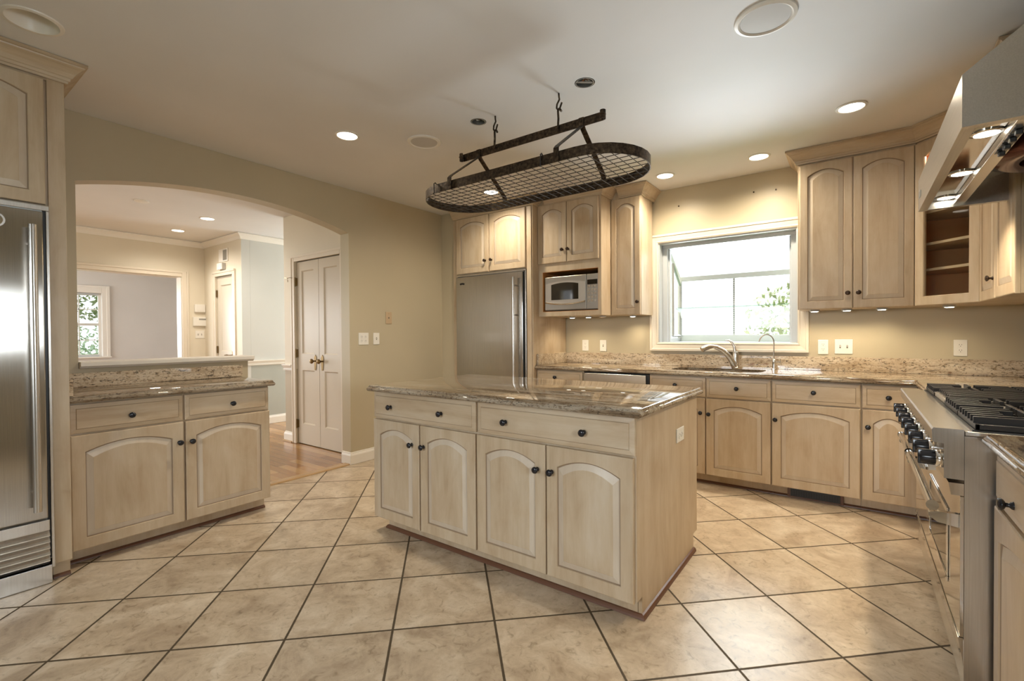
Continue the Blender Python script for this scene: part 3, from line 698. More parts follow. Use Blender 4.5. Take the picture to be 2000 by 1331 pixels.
for (x0, x1, kx) in ((-2.443, -1.607, (-2.276, -1.852)), (-1.590, -0.740, (-1.407, -0.972))):
    o_ = obj('drawer', drawer_bm(x0-L0, x1-L0, RB, RT+0.006), DRAWM, isl)
    for k_ in kx: knob(o_, k_-L0, 0.787)
for (x0, x1, kx) in ((-2.443, -2.034, -2.092), (-2.024, -1.608, -2.026+0.0), (-1.597, -1.176, -1.219), (-1.170, -0.746, -1.158+0.03)):
    o_ = obj('door', door_bm(x0-L0, x1-L0, DB, DT), DOORM, isl); knob(o_, (kx if kx < -1.9 and x0 < -2.2 else (x0+0.03 if x0 in (-2.024, -1.170) else kx))-L0, 0.583)
def slab_rings(x0, x1, y0, y1, zt=0.915, th=0.036):
    R_ = []
    for ins, z in ((0.010, zt-th), (0.003, zt-th+0.004), (0.0, zt-th+0.011), (0.0015, zt-th+0.018), (0.006, zt-th+0.0235), (0.0085, zt-th+0.0245), (0.0095, zt-th+0.029), (0.0125, zt-0.0025), (0.017, zt)):
        R_.append([(x0+ins, y0+ins, z), (x1-ins, y0+ins, z), (x1-ins, y1-ins, z), (x0+ins, y1-ins, z)])
    return R_
bm = new(); loft(bm, slab_rings(-2.478, -0.7065, 1.8366, 2.819, 0.912, 0.038)); bmesh.ops.triangulate(bm, faces=[f for f in bm.faces if len(f.verts) > 4])
tag(obj('countertop', bm, M['granite'], None, 35), 'polished brown granite slab topping the kitchen island', 'countertop')

# ---- left run
LX = -3.323
lb = cabinet('base_cabinet', 'maple base cabinet with two drawers under the arch ledge', 'cabinet', (LX-TD, 0.612, 0), PI/2, 1.042, 0.515, DB, CB, [
    ('drawer', 0.005, 0.517, RB, RT, [(0.262, 0.782)]), ('drawer', 0.528, 1.037, RB, RT, [(0.797, 0.782)]),
    ('door', 0.005, 0.519, DB, DT, [(0.495, 0.580)]), ('door', 0.530, 1.042, DB, DT, [(0.560, 0.577)])], None, 0.075)
bm = new()
prof = [(-3.862+0.0015, 0.875)]
R_ = []
for ins, z in ((0.010, 0.876), (0.003, 0.880), (0.0, 0.887), (0.0015, 0.894), (0.006, 0.899), (0.0085, 0.9), (0.0095, 0.905), (0.0125, 0.9125), (0.017, 0.915)):
    R_.append([(XL+0.002, 0.606, z), (-3.293-ins, 0.606, z), (-3.293-ins, 1.683-ins, z), (XL+0.002, 1.683-ins, z)])
loft(bm, R_)
tag(obj('countertop', bm, M['granite_y'], None, 35), 'granite countertop on the left base cabinet below the arch', 'countertop')
bm = new(); box(bm, XL+0.001, XL+0.021, 0.628, 1.708, 0.9155, 1.003, 0.001); box(bm, XL+0.0, -3.30, 0.606, 0.627, 0.9155, 1.003, 0.001)
tag(obj('backsplash', bm, M['granite_bsy']), 'low granite backsplash against the half wall under the arch', 'backsplash')
# tall refrigerator surround, left
FX = -3.235
tc = thing('refrigerator_cabinet', 'tall maple surround with crown moulding around the left refrigerator', 'cabinet', (FX, -0.45, 0), PI/2)
bm = new()
box(bm, 0.0, 0.05, 0, 0.62, 0.09, 2.604); box(bm, 0.985, 1.05, 0, 0.62, 0.09, 2.604, 0.002); box(bm, 0.05, 0.985, 0.015, 0.62, 1.872, 2.604); box(bm, 0.05, 0.985, 0, 0.015, 2.495, 2.604)
box(bm, 0.985, 1.05, 0.05, 0.62, 0.001, 0.09); box(bm, 0, 0.05, 0.05, 0.62, 0.001, 0.09)
obj('body', bm, M['maple'], tc)
bm = new(); sweep(bm, [(0, -0.002), (1.052, -0.002), (1.052, 0.62)], CROWN); obj('crown_moulding', bm, M['maple_h'], tc)
bm = new(); sweep(bm, [(0.985, 0.05), (1.05, 0.05)], TOEM); obj('toe_moulding', bm, M['mahogany'], tc)
for (x0, x1, kx) in ((0.055, 0.508, 0.48), (0.515, 0.973, 0.545)):
    o_ = obj('door', door_bm(x0, x1, 1.878, 2.492), DOORM, tc); knob(o_, kx, 2.0, -TD, 'knob_brown')
fr = thing('refrigerator', 'built-in stainless refrigerator with louvred base grille at left', 'refrigerator', (FX, -0.45, 0), PI/2)
bm = new(); box(bm, 0.055, 0.98, 0.012, 0.60, 0.12, 1.868); obj('body', bm, M['greybox'], fr)
bm = new(); box(bm, 0.052, 0.984, -0.016, 0.011, 1.846, 1.870, 0.002); box(bm, 0.972, 0.984, -0.014, 0.011, 0.08, 1.845, 0.002); box(bm, 0.052, 0.064, -0.014, 0.011, 0.08, 1.845, 0.002)
obj('trim_frame', bm, M['steel_plain'], fr)
bm = new(); box(bm, 0.962, 0.9715, -0.004, 0.011, 0.13, 1.845); obj('door_gasket', bm, M['black'], fr)
bm = new(); box(bm, 0.068, 0.960, -0.028, 0.011, 0.335, 1.838, 0.005); dr = obj('door', bm, M['steel'], fr)
bm = new(); tube(bm, [(0.915, -0.085, 0.39), (0.915, -0.085, 1.76)], 0.0155, 14)
for z in (0.47, 1.68): tube(bm, [(0.915, -0.029, z), (0.915, -0.085, z)], 0.009, 8)
obj('handle', bm, M['steel_plain'], dr, 40)
bm = new(); lathe(bm, [(0.034, -0.0285), (0.034, -0.0295)], (0.80, 0, 1.772), 'y', 18); lathe(bm, [(0.026, -0.0296), (0.026, -0.0300)], (0.80, 0, 1.772), 'y', 18, 1); obj('badge', bm, [M['steel_plain'], M['steel_bright']], dr)
bm = new(); box(bm, 0.068, 0.965, -0.026, 0.011, 0.272, 0.326, 0.003); obj('grille_header', bm, M['steel_plain'], fr)
bm = new()
for k in range(5): prism(bm, [(-0.025, 0.242-k*0.031), (-0.025, 0.247-k*0.031), (-0.004, 0.270-k*0.031), (0.003, 0.270-k*0.031), (-0.004, 0.242-k*0.031)], 'x', 0.068, 0.965)
obj('grille', bm, M['steel_plain'], fr)
bm = new(); box(bm, 0.068, 0.965, 0.002, 0.011, 0.10, 0.27); obj('grille_backing', bm, M['darkvoid'], fr)
bm = new(); box(bm, 0.068, 0.975, -0.004, 0.011, 0.002, 0.092, 0.002); obj('kick_plate', bm, M['steel_plain'], fr)

# ---- window wall run: tall refrigerator surround
TY = 3.895
TX0, TX1 = -3.658, -2.588
tb = thing('refrigerator_cabinet', 'tall maple surround around the far refrigerator beside the khaki corner', 'cabinet', (TX0, TY, 0))
w_ = TX1-TX0
bm = new()
box(bm, 0, 0.055, 0, 0.65, 0.001, 2.604, 0.002); box(bm, w_-0.075, w_, 0, 0.65, 0.001, 2.604, 0.002); box(bm, 0.055, w_-0.075, 0, 0.65, 1.885, 2.604)
obj('body', bm, M['maple'], tb)
bm = new(); box(bm, w_-0.066, w_-0.012, -0.012, -0.0005, 0.09, 2.50, 0.003); obj('pilaster', bm, M['maple'], tb)
bm = new(); sweep(bm, [(-0.0, -0.001), (w_+0.001, -0.001), (w_+0.001, 0.10)], CROWN); obj('crown_moulding', bm, M['maple_h'], tb)
for (x0, x1, kx) in ((-3.597, -3.139, -3.180), (-3.125, -2.668, -3.096)):
    o_ = obj('door', door_bm(x0-TX0, x1-TX0, 1.894, 2.499), DOORM, tb); knob(o_, kx-TX0, 2.012, -TD, 'knob_brown')
fb = thing('refrigerator', 'stainless built-in refrigerator against the window wall behind the island', 'refrigerator', (TX0, TY, 0))
bm = new(); box(bm, 0.057, w_-0.077, 0.012, 0.60, 0.10, 1.88); obj('body', bm, M['greybox'], fb)
bm = new(); box(bm, 0.057, w_-0.079, -0.010, 0.011, 1.866, 1.882, 0.002); box(bm, w_-0.090, w_-0.079, -0.010, 0.011, 0.10, 1.865, 0.002); obj('trim_frame', bm, M['steel_plain'], fb)
bm = new(); box(bm, w_-0.108, w_-0.091, -0.004, 0.011, 0.12, 1.865); obj('door_gasket', bm, M['black'], fb)
bm = new(); box(bm, 0.061, w_-0.110, -0.026, 0.011, 0.32, 1.858, 0.005); dr = obj('door', bm, M['steel'], fb)
bm = new(); tube(bm, [(-2.775-TX0, -0.08, 0.40), (-2.775-TX0, -0.08, 1.80)], 0.0145, 14)
for z in (0.5, 1.72, 1.42): tube(bm, [(-2.775-TX0, -0.027, z), (-2.775-TX0, -0.08, z)], 0.008, 8)
obj('handle', bm, M['steel_plain'], dr, 40)
bm = new()
for k in range(3): lathe(bm, [(0.011, -0.0265), (0.011, -0.028)], (0.13+k*0.022, 0, 1.783+0.003*(k % 2)), 'y', 12)
obj('badge', bm, M['iron'], dr)
bm = new(); box(bm, 0.061, w_-0.08, -0.01, 0.011, 0.003, 0.31, 0.002); obj('grille', bm, M['steel_plain'], fb)

# microwave cabinet
MX0, MX1, MY = -2.586, -1.901, 4.0
mw_ = MX1-MX0
mc = thing('wall_cabinet', 'maple wall cabinet with microwave niche beside the far refrigerator', 'cabinet', (MX0, MY, 0))
ox0, ox1, oz0, oz1 = 0.046, 0.655, 1.446, 1.842
bm = new()
box(bm, 0, mw_, 0, 0.52, oz1+0.0, 2.604, 0.0); box(bm, 0, ox0, 0, 0.52, 1.402, oz1); box(bm, ox1, mw_, 0, 0.52, 1.402, oz1); box(bm, ox0, ox1, 0, 0.52, 1.402, oz0); box(bm, ox0, ox1, 0.48, 0.52, oz0, oz1)
obj('body', bm, M['maple'], mc)
bm = new(); box(bm, ox0+0.0005, ox0+0.003, 0.003, 0.479, oz0, oz1); box(bm, ox0+0.003, ox1, 0.003, 0.479, oz1-0.003, oz1-0.0005); box(bm, ox1-0.003, ox1-0.0005, 0.003, 0.479, oz0, oz1-0.003); box(bm, ox0+0.003, ox1-0.003, 0.003, 0.479, oz0+0.0005, oz0+0.003)
obj('niche_lining', bm, M['cab_inside'], mc)
bm = new(); sweep(bm, [(0.078, -0.001), (mw_+0.001, -0.001), (mw_+0.001, 0.222)], CROWN); obj('crown_moulding', bm, M['maple_h'], mc)
for (x0, x1, kx) in ((-2.586, -2.259, -2.298), (-2.253, -1.922, -2.236)):
    o_ = obj('door', door_bm(x0-MX0+0.001, x1-MX0, 1.924, 2.503, 0.05), DOORM, mc); knob(o_, kx-MX0, 2.043, -TD, 'knob_brown')
mo = thing('microwave_oven', 'stainless microwave oven with curved door built into wall cabinet', 'microwave', (MX0, MY+0.02, oz0+0.003))
hh = 0.345; mxa, mxb = 0.066, 0.651
bm = new(); box(bm, mxa, mxb, 0.012, 0.42, 0.008, hh, 0.003); obj('body', bm, M['greybox'], mo)
xs = 0.527
bm = new(); box(bm, mxa, xs-0.001, -0.012, 0.011, 0.012, hh-0.004, 0.005); dr = obj('door', bm, M['mwsteel'], mo)
bm = new()   # lens-shaped inner frame
def lens(x0, x1, zl0, zl1, b0, b1, y0, y1, mi):
    n = 14; up = [(x0+(x1-x0)*k/n, zl1+b1*(1-(2*k/n-1)**2)) for k in range(n+1)]; dn = [(x1-(x1-x0)*k/n, zl0-b0*(1-(2*k/n-1)**2)) for k in range(n+1)]
    prism(bm, up+dn, 'y', y0, y1, mi)
lens(mxa+0.012, xs-0.008, 0.098, 0.272, 0.022, 0.022, -0.0165, -0.012, 0); lens(mxa+0.078, xs-0.082, 0.112, 0.262, 0.0, 0.016, -0.0185, -0.0160, 1)
obj('door_window', bm, [M['mwframe'], M['glass_dark']], dr)
bm = new(); n = 14
tube(bm, [(mxa+0.012+(xs-mxa-0.02)*k/n, -0.022, 0.090-0.022*(1-(2*k/n-1)**2)) for k in range(n+1)], 0.008, 8); obj('handle', bm, M['chrome'], dr, 40)
bm = new(); box(bm, xs+0.001, mxb, -0.010, 0.011, 0.012, hh-0.004, 0.003); cp = obj('control_panel', bm, M['mwsteel'], mo)
bm = new(); box(bm, xs+0.010, mxb-0.010, -0.012, -0.0105, 0.242, 0.288); obj('display', bm, M['glass_dark'], cp)
bm = new()
for r_ in range(5):
    for c_ in range(3): box(bm, xs+0.016+c_*0.032, xs+0.040+c_*0.032, -0.0118, -0.0105, 0.215-r_*0.034, 0.237-r_*0.034)
obj('keypad', bm, M['nickel'], cp)

# narrow wall cabinet
NY = 4.224
nc = thing('wall_cabinet', 'narrow single-door maple wall cabinet left of the garden window', 'cabinet', (-1.899, NY, 0))
nw = 0.294
bm = new(); box(bm, 0, nw, 0.001, 0.296, 1.402, 2.604, 0.001, 0, 1); obj('body', bm, M['maple'], nc)
bm = new(); sweep(bm, [(0.078, -0.0), (nw+0.001, -0.0), (nw+0.001, 0.329)], CROWN); obj('crown_moulding', bm, M['maple_h'], nc)
o_ = obj('door', door_bm(0.004, nw-0.004, 1.402, 2.498, 0.05), DOORM, nc); knob(o_, -1.632+1.899, 1.52, -TD, 'knob_brown')

# right wall cabinet, corner cabinet, side cabinet
PATH = [(-0.365, 4.553), (-0.365, 4.224), (0.327, 4.224), (0.6135, 3.9375), (0.6135, 3.15), (0.9445, 3.15)]
rc = thing('wall_cabinet', 'two-door maple wall cabinet right of the garden window', 'cabinet', (-0.364, 4.225, 0))
bm = new(); box(bm, 0, 0.690, 0.001, 0.296, 1.398, 2.604, 0.001, 0, 1); obj('body', bm, M['maple'], rc)
bm = new(); sweep(bm, [(p[0]+0.364, p[1]-4.225) for p in PATH], CROWN, 0, 0, 2); obj('crown_moulding', bm, M['maple_h'], rc)
for (x0, x1, kx) in ((-0.351, -0.023, -0.050), (-0.018, 0.318, 0.013)):
    o_ = obj('door', door_bm(x0+0.364, x1+0.364, 1.398, 2.490, 0.05), DOORM, rc); knob(o_, kx+0.364, 1.508, -TD, 'knob_brown')
# corner: local frame, rotated -45deg, front from (0.327,4.224) to (0.6135,3.9375)
cc = thing('corner_cabinet', 'diagonal corner wall cabinet with glass door and brown shelves', 'cabinet', (0.328, 4.224, 0), -PI/4)
cw = 0.4038; s2 = math.sqrt(0.5)
def w2l(x, y):
    dx, dy = x-0.328, y-4.224; return (dx*s2-dy*s2, dx*s2+dy*s2)
poly = [(0.002, 0.001), (cw-0.002, 0.001), w2l(0.943, 3.9415), w2l(0.943, 4.552), w2l(0.33, 4.552)]
bm = new()
for (za, zb) in ((1.398, 1.418), (2.485, 2.604)): prism(bm, poly, 'z', za, zb)
def wallseg(a, b_, th=0.012, z0=1.418, z1=2.485):
    a, b_ = Vector(a), Vector(b_); d = (b_-a).normalized(); n_ = Vector((-d.y, d.x))*th
    prism(bm, [tuple(a), tuple(b_), tuple(b_+n_), tuple(a+n_)], 'z', z0, z1)
for i in range(1, 5): wallseg(poly[i], poly[(i+1) % 5])
box(bm, 0.003, 0.028, 0.001, 0.018, 1.418, 2.485); box(bm, cw-0.028, cw-0.003, 0.001, 0.018, 1.418, 2.485)
obj('body', bm, M['maple'], cc)
def inset(pl, d):
    n = len(pl); out = []
    for i in range(n):
        a, b_, c = Vector(pl[i-1]), Vector(pl[i]), Vector(pl[(i+1) % n]); n1 = (b_-a).normalized(); n2 = (c-b_).normalized()
        n1 = Vector((-n1.y, n1.x)); n2 = Vector((-n2.y, n2.x)); mm = (n1+n2).normalized(); mm = mm/mm.dot(n1); out.append(tuple(b_+mm*d))
    return out
pin = inset(poly, 0.0135)
bm = new()
V0 = [bm.verts.new((*p, 1.4185)) for p in pin]; V1 = [bm.verts.new((*p, 2.4845)) for p in pin]
for i in range(1, 5): bm.faces.new((V0[i], V0[(i+1) % 5], V1[(i+1) % 5], V1[i]))
bm.faces.new(V0); bm.faces.new(list(reversed(V1)))
obj('lining', bm, M['cab_inside'], cc, None, 'dark brown interior lining')
psh = inset(poly, 0.016); psh[0] = (psh[0][0]+0.012, 0.05); psh[1] = (psh[1][0]-0.012, 0.05)
for zsh in (1.632, 1.806, 2.02, 2.24):
    bm = new(); prism(bm, psh, 'z', zsh, zsh+0.017); obj('shelf', bm, M['maple_h'], cc)
bm = new(); box(bm, 0.055, 0.085, 0.06, 0.09, 2.462, 2.4835, 0.003); obj('interior_lamp', bm, M['halogen'], cc)
l = bpy.data.lights.new('cabinet_lamp', 'POINT'); l.energy = 3.2; l.color = (1.0, 0.86, 0.68); l.shadow_soft_size = 0.02
o_ = bpy.data.objects.new('cabinet_lamp', l); COL.objects.link(o_); o_.parent = cc; o_.location = (0.2, 0.12, 2.44)
od = obj('door', door_bm(0.006, cw-0.006, 1.398, 2.490, 0.058, 0.058, 0.055, 0.042, True, True), DOORM, cc)
bm = new(); loft(bm, [arch_ring(0.064, cw-0.064, 1.456, 2.39, 0.042, -0.012), arch_ring(0.064, cw-0.064, 1.456, 2.39, 0.042, -0.009)]); obj('glass_pane', bm, M['cabglass'], od)
bm = new(); sweep(bm, [w2l(*p) for p in PATH], CROWN, 0, 2, 3); obj('crown_moulding', bm, M['maple_h'], cc)
sc = thing('wall_cabinet', 'two-door maple wall cabinet between corner cabinet and range hood', 'cabinet', (0.614, 3.9375, 0), -PI/2)
bm = new(); box(bm, 0.001, 0.787, 0.001, 0.330, 1.398, 2.604, 0.001, 0, 1); obj('body', bm, M['maple'], sc)
bm = new(); sweep(bm, [(-(p[1]-3.9375), p[0]-0.614) for p in PATH[:5]], CROWN, 0, 3, 4); obj('crown_moulding', bm, M['maple_h'], sc)
for (x0, x1, kn) in ((0.006, 0.392, [(0.362, 1.508)]), (0.398, 0.784, [])):
    o_ = obj('door', door_bm(x0, x1, 1.398, 2.490, 0.05), DOORM, sc)
    for k_ in kn: knob(o_, k_[0], k_[1], -TD, 'knob_brown')

# under-cabinet light rails / pucks
def puck(label, x, y, z, on=True, group=None):
    t = thing('puck_light', label, 'puck light', (x, y, z), 0, group)
    bm = new(); lathe(bm, [(0.030, -0.0005), (0.034, -0.006), (0.034, -0.012), (0.028, -0.014)], (0, 0, 0), 'z', 18); obj('housing', bm, M['vinyl'], t, 40)
    bm = new(); lathe(bm, [(0.025, -0.0141), (0.018, -0.0165)], (0, 0, 0), 'z', 16); obj('lens', bm, M['halogen'] if on else M['plate'], t)
    if on:
        l = bpy.data.lights.new('puck_lamp', 'SPOT'); l.energy = 5.0; l.color = (1.0, 0.82, 0.56); l.spot_size = math.radians(150); l.spot_blend = 0.8; l.shadow_soft_size = 0.02
        o_ = bpy.data.objects.new('puck_lamp', l); COL.objects.link(o_); o_.parent = t; o_.location = (0, 0, -0.022)
puck('lit puck light under the microwave cabinet, nearer the refrigerator', -2.36, 4.28, 1.402)
puck('lit puck light under the middle of the microwave cabinet', -2.175, 4.28, 1.402)
puck('unlit white puck light under the microwave cabinet, nearest the narrow cabinet', -2.02, 4.28, 1.402, False)
puck('lit puck light under the narrow cabinet left of the window', -1.75, 4.38, 1.402, True)
puck('lit puck light under the two-door cabinet, next to the window', -0.262, 4.35, 1.398)
puck('lit puck light under the middle of the two-door cabinet', -0.058, 4.35, 1.398)
puck('lit puck light under the two-door cabinet, next to the corner', 0.150, 4.35, 1.398)
puck('lit puck light under the glass-door corner cabinet', 0.50, 4.25, 1.398)

# ---- base run along the window wall
BY = 3.944+TD
gb = 'base cabinets along the window wall'
BD = YW-BY-0.004
cabinet('base_cabinet', 'maple base cabinet between the far refrigerator and the dishwasher', 'cabinet', (-2.585, BY, 0), 0, 0.518, BD, DB, CB, [
    ('drawer', 0.004, 0.510, RB, RT, [(0.221, 0.805)]), ('door', 0.004, 0.510, DB, DT, [(0.48, 0.58)])], gb, 0.075)
cabinet('base_cabinet', 'maple sink base with two drawer fronts below the faucet', 'cabinet', (-1.433, BY, 0), 0, 0.925, BD, DB, CB-0.25, [
    ('drawer', 0.004, 0.459, RB, RT, [(0.223, 0.797)]), ('drawer', 0.467, 0.920, RB, RT, [(0.690, 0.792)]),
    ('door', 0.004, 0.456, DB, DT, [(0.424, 0.583)]), ('door', 0.464, 0.920, DB, DT, [(0.487, 0.578)])], gb, 0.075)
bm = new(); box(bm, -1.433, -0.508, BY+0.001, BY+0.02, CB-0.25, CB)
box(bm, -1.433, -1.415, BY+0.02, YW-0.004, CB-0.25, CB); box(bm, -0.526, -0.508, BY+0.02, YW-0.004, CB-0.25, CB)
sb = [o for o in bpy.data.objects if o.name.startswith('base_cabinet') and o.get('label', '').startswith('maple sink base')][0]
o_ = obj('upper_carcass', bm, M['maple'], sb); o_.location = (1.433, -BY, 0)
cabinet('base_cabinet', 'maple base cabinet with one wide door above the floor register', 'cabinet', (-0.507, BY, 0), 0, 0.534, BD, DB, CB, [
    ('drawer', 0.004, 0.529, RB, RT, [(0.264, 0.796)]), ('door', 0.003, 0.529, DB, DT, [(0.026, 0.582)])], gb, 0.075)
cabinet('base_cabinet', 'maple corner base cabinet partly hidden behind the range', 'cabinet', (0.028, BY, 0), 0, 0.29, BD, DB, CB, [
    ('drawer', 0.006, 0.286, RB, RT, [(0.144, 0.790)]), ('door', 0.006, 0.286, DB, DT, [(0.036, 0.587)])], gb, 0.075)
bm = new(); box(bm, 0.320, 0.943, 3.345, YW-0.004, 0.001, CB)
tag(obj('base_cabinet', bm, M['maple']), 'blind maple corner carcass between the range and the window wall', 'cabinet')
# dishwasher
dw = thing('dishwasher', 'stainless dishwasher under the counter left of the sink', 'dishwasher', (-2.062, BY, 0))
bm = new(); box(bm, 0.004, 0.622, 0.004, 0.55, 0.10, 0.868); obj('body', bm, M['black'], dw)
bm = new(); box(bm, 0.006, 0.600, -0.022, 0.003, 0.11, 0.862, 0.004); dr = obj('door', bm, M['steel_plain'], dw)
bm = new(); tube(bm, [(0.06, -0.05, 0.70), (0.55, -0.05, 0.70)], 0.010, 10)
for x in (0.09, 0.52): tube(bm, [(x, -0.023, 0.70), (x, -0.05, 0.70)], 0.007, 8)
obj('handle', bm, M['steel_plain'], dr, 40)
bm = new(); box(bm, 0.02, 0.60, 0.05, 0.06, 0.003, 0.098); obj('kick_plate', bm, M['black'], dw)

# floor register in the toe kick
rg = thing('floor_register', 'black louvred heat register in the toe kick under base cabinets', 'register', (-0.412, BY+0.074, 0.0))
bm = new(); box(bm, 0, 0.343, -0.016, -0.001, 0.003, 0.084, 0.002); obj('frame', bm, M['mahogany'], rg)
bm = new(); box(bm, 0.020, 0.323, -0.021, -0.0165, 0.014, 0.070, 0.001); obj('grille', bm, M['black'], rg)
bm = new()
for k in range(19): box(bm, 0.026+k*0.0155, 0.034+k*0.0155, -0.0225, -0.0212, 0.020, 0.064)
obj('louvres', bm, M['iron'], rg)

# L-shaped counter with sink cut-out
CF = 3.914
outl = [(-2.586, CF), (0.300, CF), (0.300, 3.342), (0.943, 3.342), (0.943, YW-0.003), (-2.586, YW-0.003)]
fronts = {0: 1, 1: 1}     # moulded edges: front (0->1) and return (1->2)
def counter_rings(outl, edges, zt=0.915):
    n = len(outl); R_ = []
    for ins, z in ((0.010, zt-0.036), (0.003, zt-0.032), (0.0, zt-0.025), (0.0015, zt-0.018), (0.006, zt-0.0125), (0.0085, zt-0.0115), (0.0095, zt-0.007), (0.0125, zt-0.0025), (0.017, zt)):
        ring = []
        for i in range(n):
            p = Vector(outl[i]); a, c = Vector(outl[i-1]), Vector(outl[(i+1) % n])
            d1, d2 = (p-a).normalized(), (c-p).normalized(); n1, n2 = Vector((-d1.y, d1.x)), Vector((-d2.y, d2.x))
            i1 = ins if ((i-1) % n) in edges else 0; i2 = ins if i in edges else 0
            q_ = p+n1*i1+n2*i2; ring.append((q_.x, q_.y, z))
        R_.append(ring)
    return R_
bm = new(); R_ = loft(bm, counter_rings(outl, fronts), True, False, False)
SX0, SX1, SY0, SY1 = -1.300, -0.590, 4.045, 4.395
def rrect(x0, x1, y0, y1, r, z, n=6):
    pts = []
    for cx, cy, a0_ in ((x1-r, y1-r, 0), (x0+r, y1-r, 90), (x0+r, y0+r, 180), (x1-r, y0+r, 270)):
        for k in range(n+1):
            a = math.radians(a0_+90*k/n); pts.append((cx+r*math.cos(a), cy+r*math.sin(a), z))
    return pts
ht = [bm.verts.new(p) for p in rrect(SX0, SX1, SY0, SY1, 0.09, 0.915)]; hb = [bm.verts.new(p) for p in rrect(SX0, SX1, SY0, SY1, 0.09, 0.879)]
nh = len(ht)
for i in range(nh): bm.faces.new((ht[i], ht[(i+1) % nh], hb[(i+1) % nh], hb[i]))
for ring, hole in ((R_[-1], ht), (R_[0], hb)):
    es = [bm.edges.get((ring[i], ring[(i+1) % len(ring)])) for i in range(len(ring))]+[bm.edges.get((hole[i], hole[(i+1) % nh])) for i in range(nh)]
    bmesh.ops.triangle_fill(bm, edges=es, use_beauty=True)
tag(obj('countertop', bm, M['granite'], None, 35), 'long L-shaped granite countertop with the sink under the window', 'countertop')
bm = new()
box(bm, -2.565, 0.922, YW-0.024, YW-0.002, 0.9155, 1.026, 0.0015); box(bm, 0.923, XR-0.002, 3.345, YW-0.002, 0.9155, 1.026, 0.0015); box(bm, -2.587, -2.566, 3.955, YW-0.002, 0.9155, 1.026, 0.0015)
tag(obj('backsplash', bm, M['granite_bs']), 'low granite backsplash below the garden window', 'backsplash')
sk = thing('kitchen_sink', 'undermount stainless sink below the garden window', 'sink', (0, 0, 0))
bm = new()
loft(bm, [rrect(SX0-0.02, SX1+0.02, SY0-0.02, SY1+0.02, 0.1, 0.8775), rrect(SX0-0.003, SX1+0.003, SY0-0.003, SY1+0.003, 0.09, 0.8775), rrect(SX0+0.004, SX1-0.004, SY0+0.004, SY1-0.004, 0.085, 0.72), rrect(SX0+0.05, SX1-0.05, SY0+0.05, SY1-0.05, 0.05, 0.70)], True, False, True)
obj('bowl', bm, M['steel_plain'], sk, 40)
bm = new(); lathe(bm, [(0.045, 0.7005), (0.045, 0.704), (0.03, 0.703)], (-0.94, 4.22, 0), 'z', 18); obj('drain', bm, M['chrome'], sk)
# faucet
fa = thing('kitchen_faucet', 'brushed nickel pull-out faucet behind the sink', 'faucet', (-0.848, 4.455, 0.9155))
bm = new(); lathe(bm, [(0.030, 0), (0.031, 0.006), (0.026, 0.012), (0.0245, 0.08), (0.026, 0.12), (0.022, 0.142), (0.008, 0.150)], (0.0, 0, 0), 'z', 20); obj('base', bm, M['nickel'], fa, 40)
bm = new()
sp = [(-0.006, -0.004, 0.012), (-0.022, -0.022, 0.06), (-0.052, -0.05, 0.115), (-0.088, -0.085, 0.158), (-0.128, -0.122, 0.184), (-0.160, -0.150, 0.192)]
tube(bm, sp, [0.026, 0.0255, 0.024, 0.021, 0.018, 0.0165], 14); obj('spout', bm, M['nickel'], fa, 40)
bm = new(); tube(bm, [(-0.158, -0.148, 0.192), (-0.178, -0.166, 0.190), (-0.205, -0.19, 0.181), (-0.228, -0.21, 0.165)], [0.017, 0.021, 0.025, 0.023], 14); obj('spray_head', bm, M['nickel'], fa, 40)
bm = new(); tube(bm, [(-0.004, 0, 0.145), (-0.010, -0.002, 0.19), (-0.026, -0.006, 0.225), (-0.05, -0.012, 0.243), (-0.078, -0.016, 0.240)], [0.015, 0.013, 0.010, 0.009, 0.006], 10); obj('lever', bm, M['nickel'], fa, 40)
ft = thing('filter_tap', 'slim gooseneck drinking water tap right of the faucet', 'tap', (-0.556, 4.470, 0.9155))
bm = new(); lathe(bm, [(0.022, 0), (0.022, 0.006), (0.014, 0.012), (0.0135, 0.06), (0.015, 0.07), (0.012, 0.085), (0.006, 0.09)], (0, 0, 0), 'z', 16); obj('base', bm, M['chrome'], ft, 40)
bm = new()
pts = [(0, 0, 0.085), (0, 0, 0.22)]+[(-0.052+0.052*math.cos(a), -0.018*(1-math.cos(a)), 0.225+0.068*math.sin(a)) for a in [PI*k/12 for k in range(0, 11)]]
pts += [(-0.108, -0.036, 0.232)]
tube(bm, pts, 0.0052, 8); obj('spout', bm, M['nickel'], ft, 40)
bm = new(); tube(bm, [(0.012, 0, 0.062), (0.052, -0.004, 0.062)], 0.006, 8); tube(bm, [(0.048, -0.004, 0.062), (0.048, -0.004, 0.09)], 0.0035, 6); obj('lever', bm, M['chrome'], ft, 40)

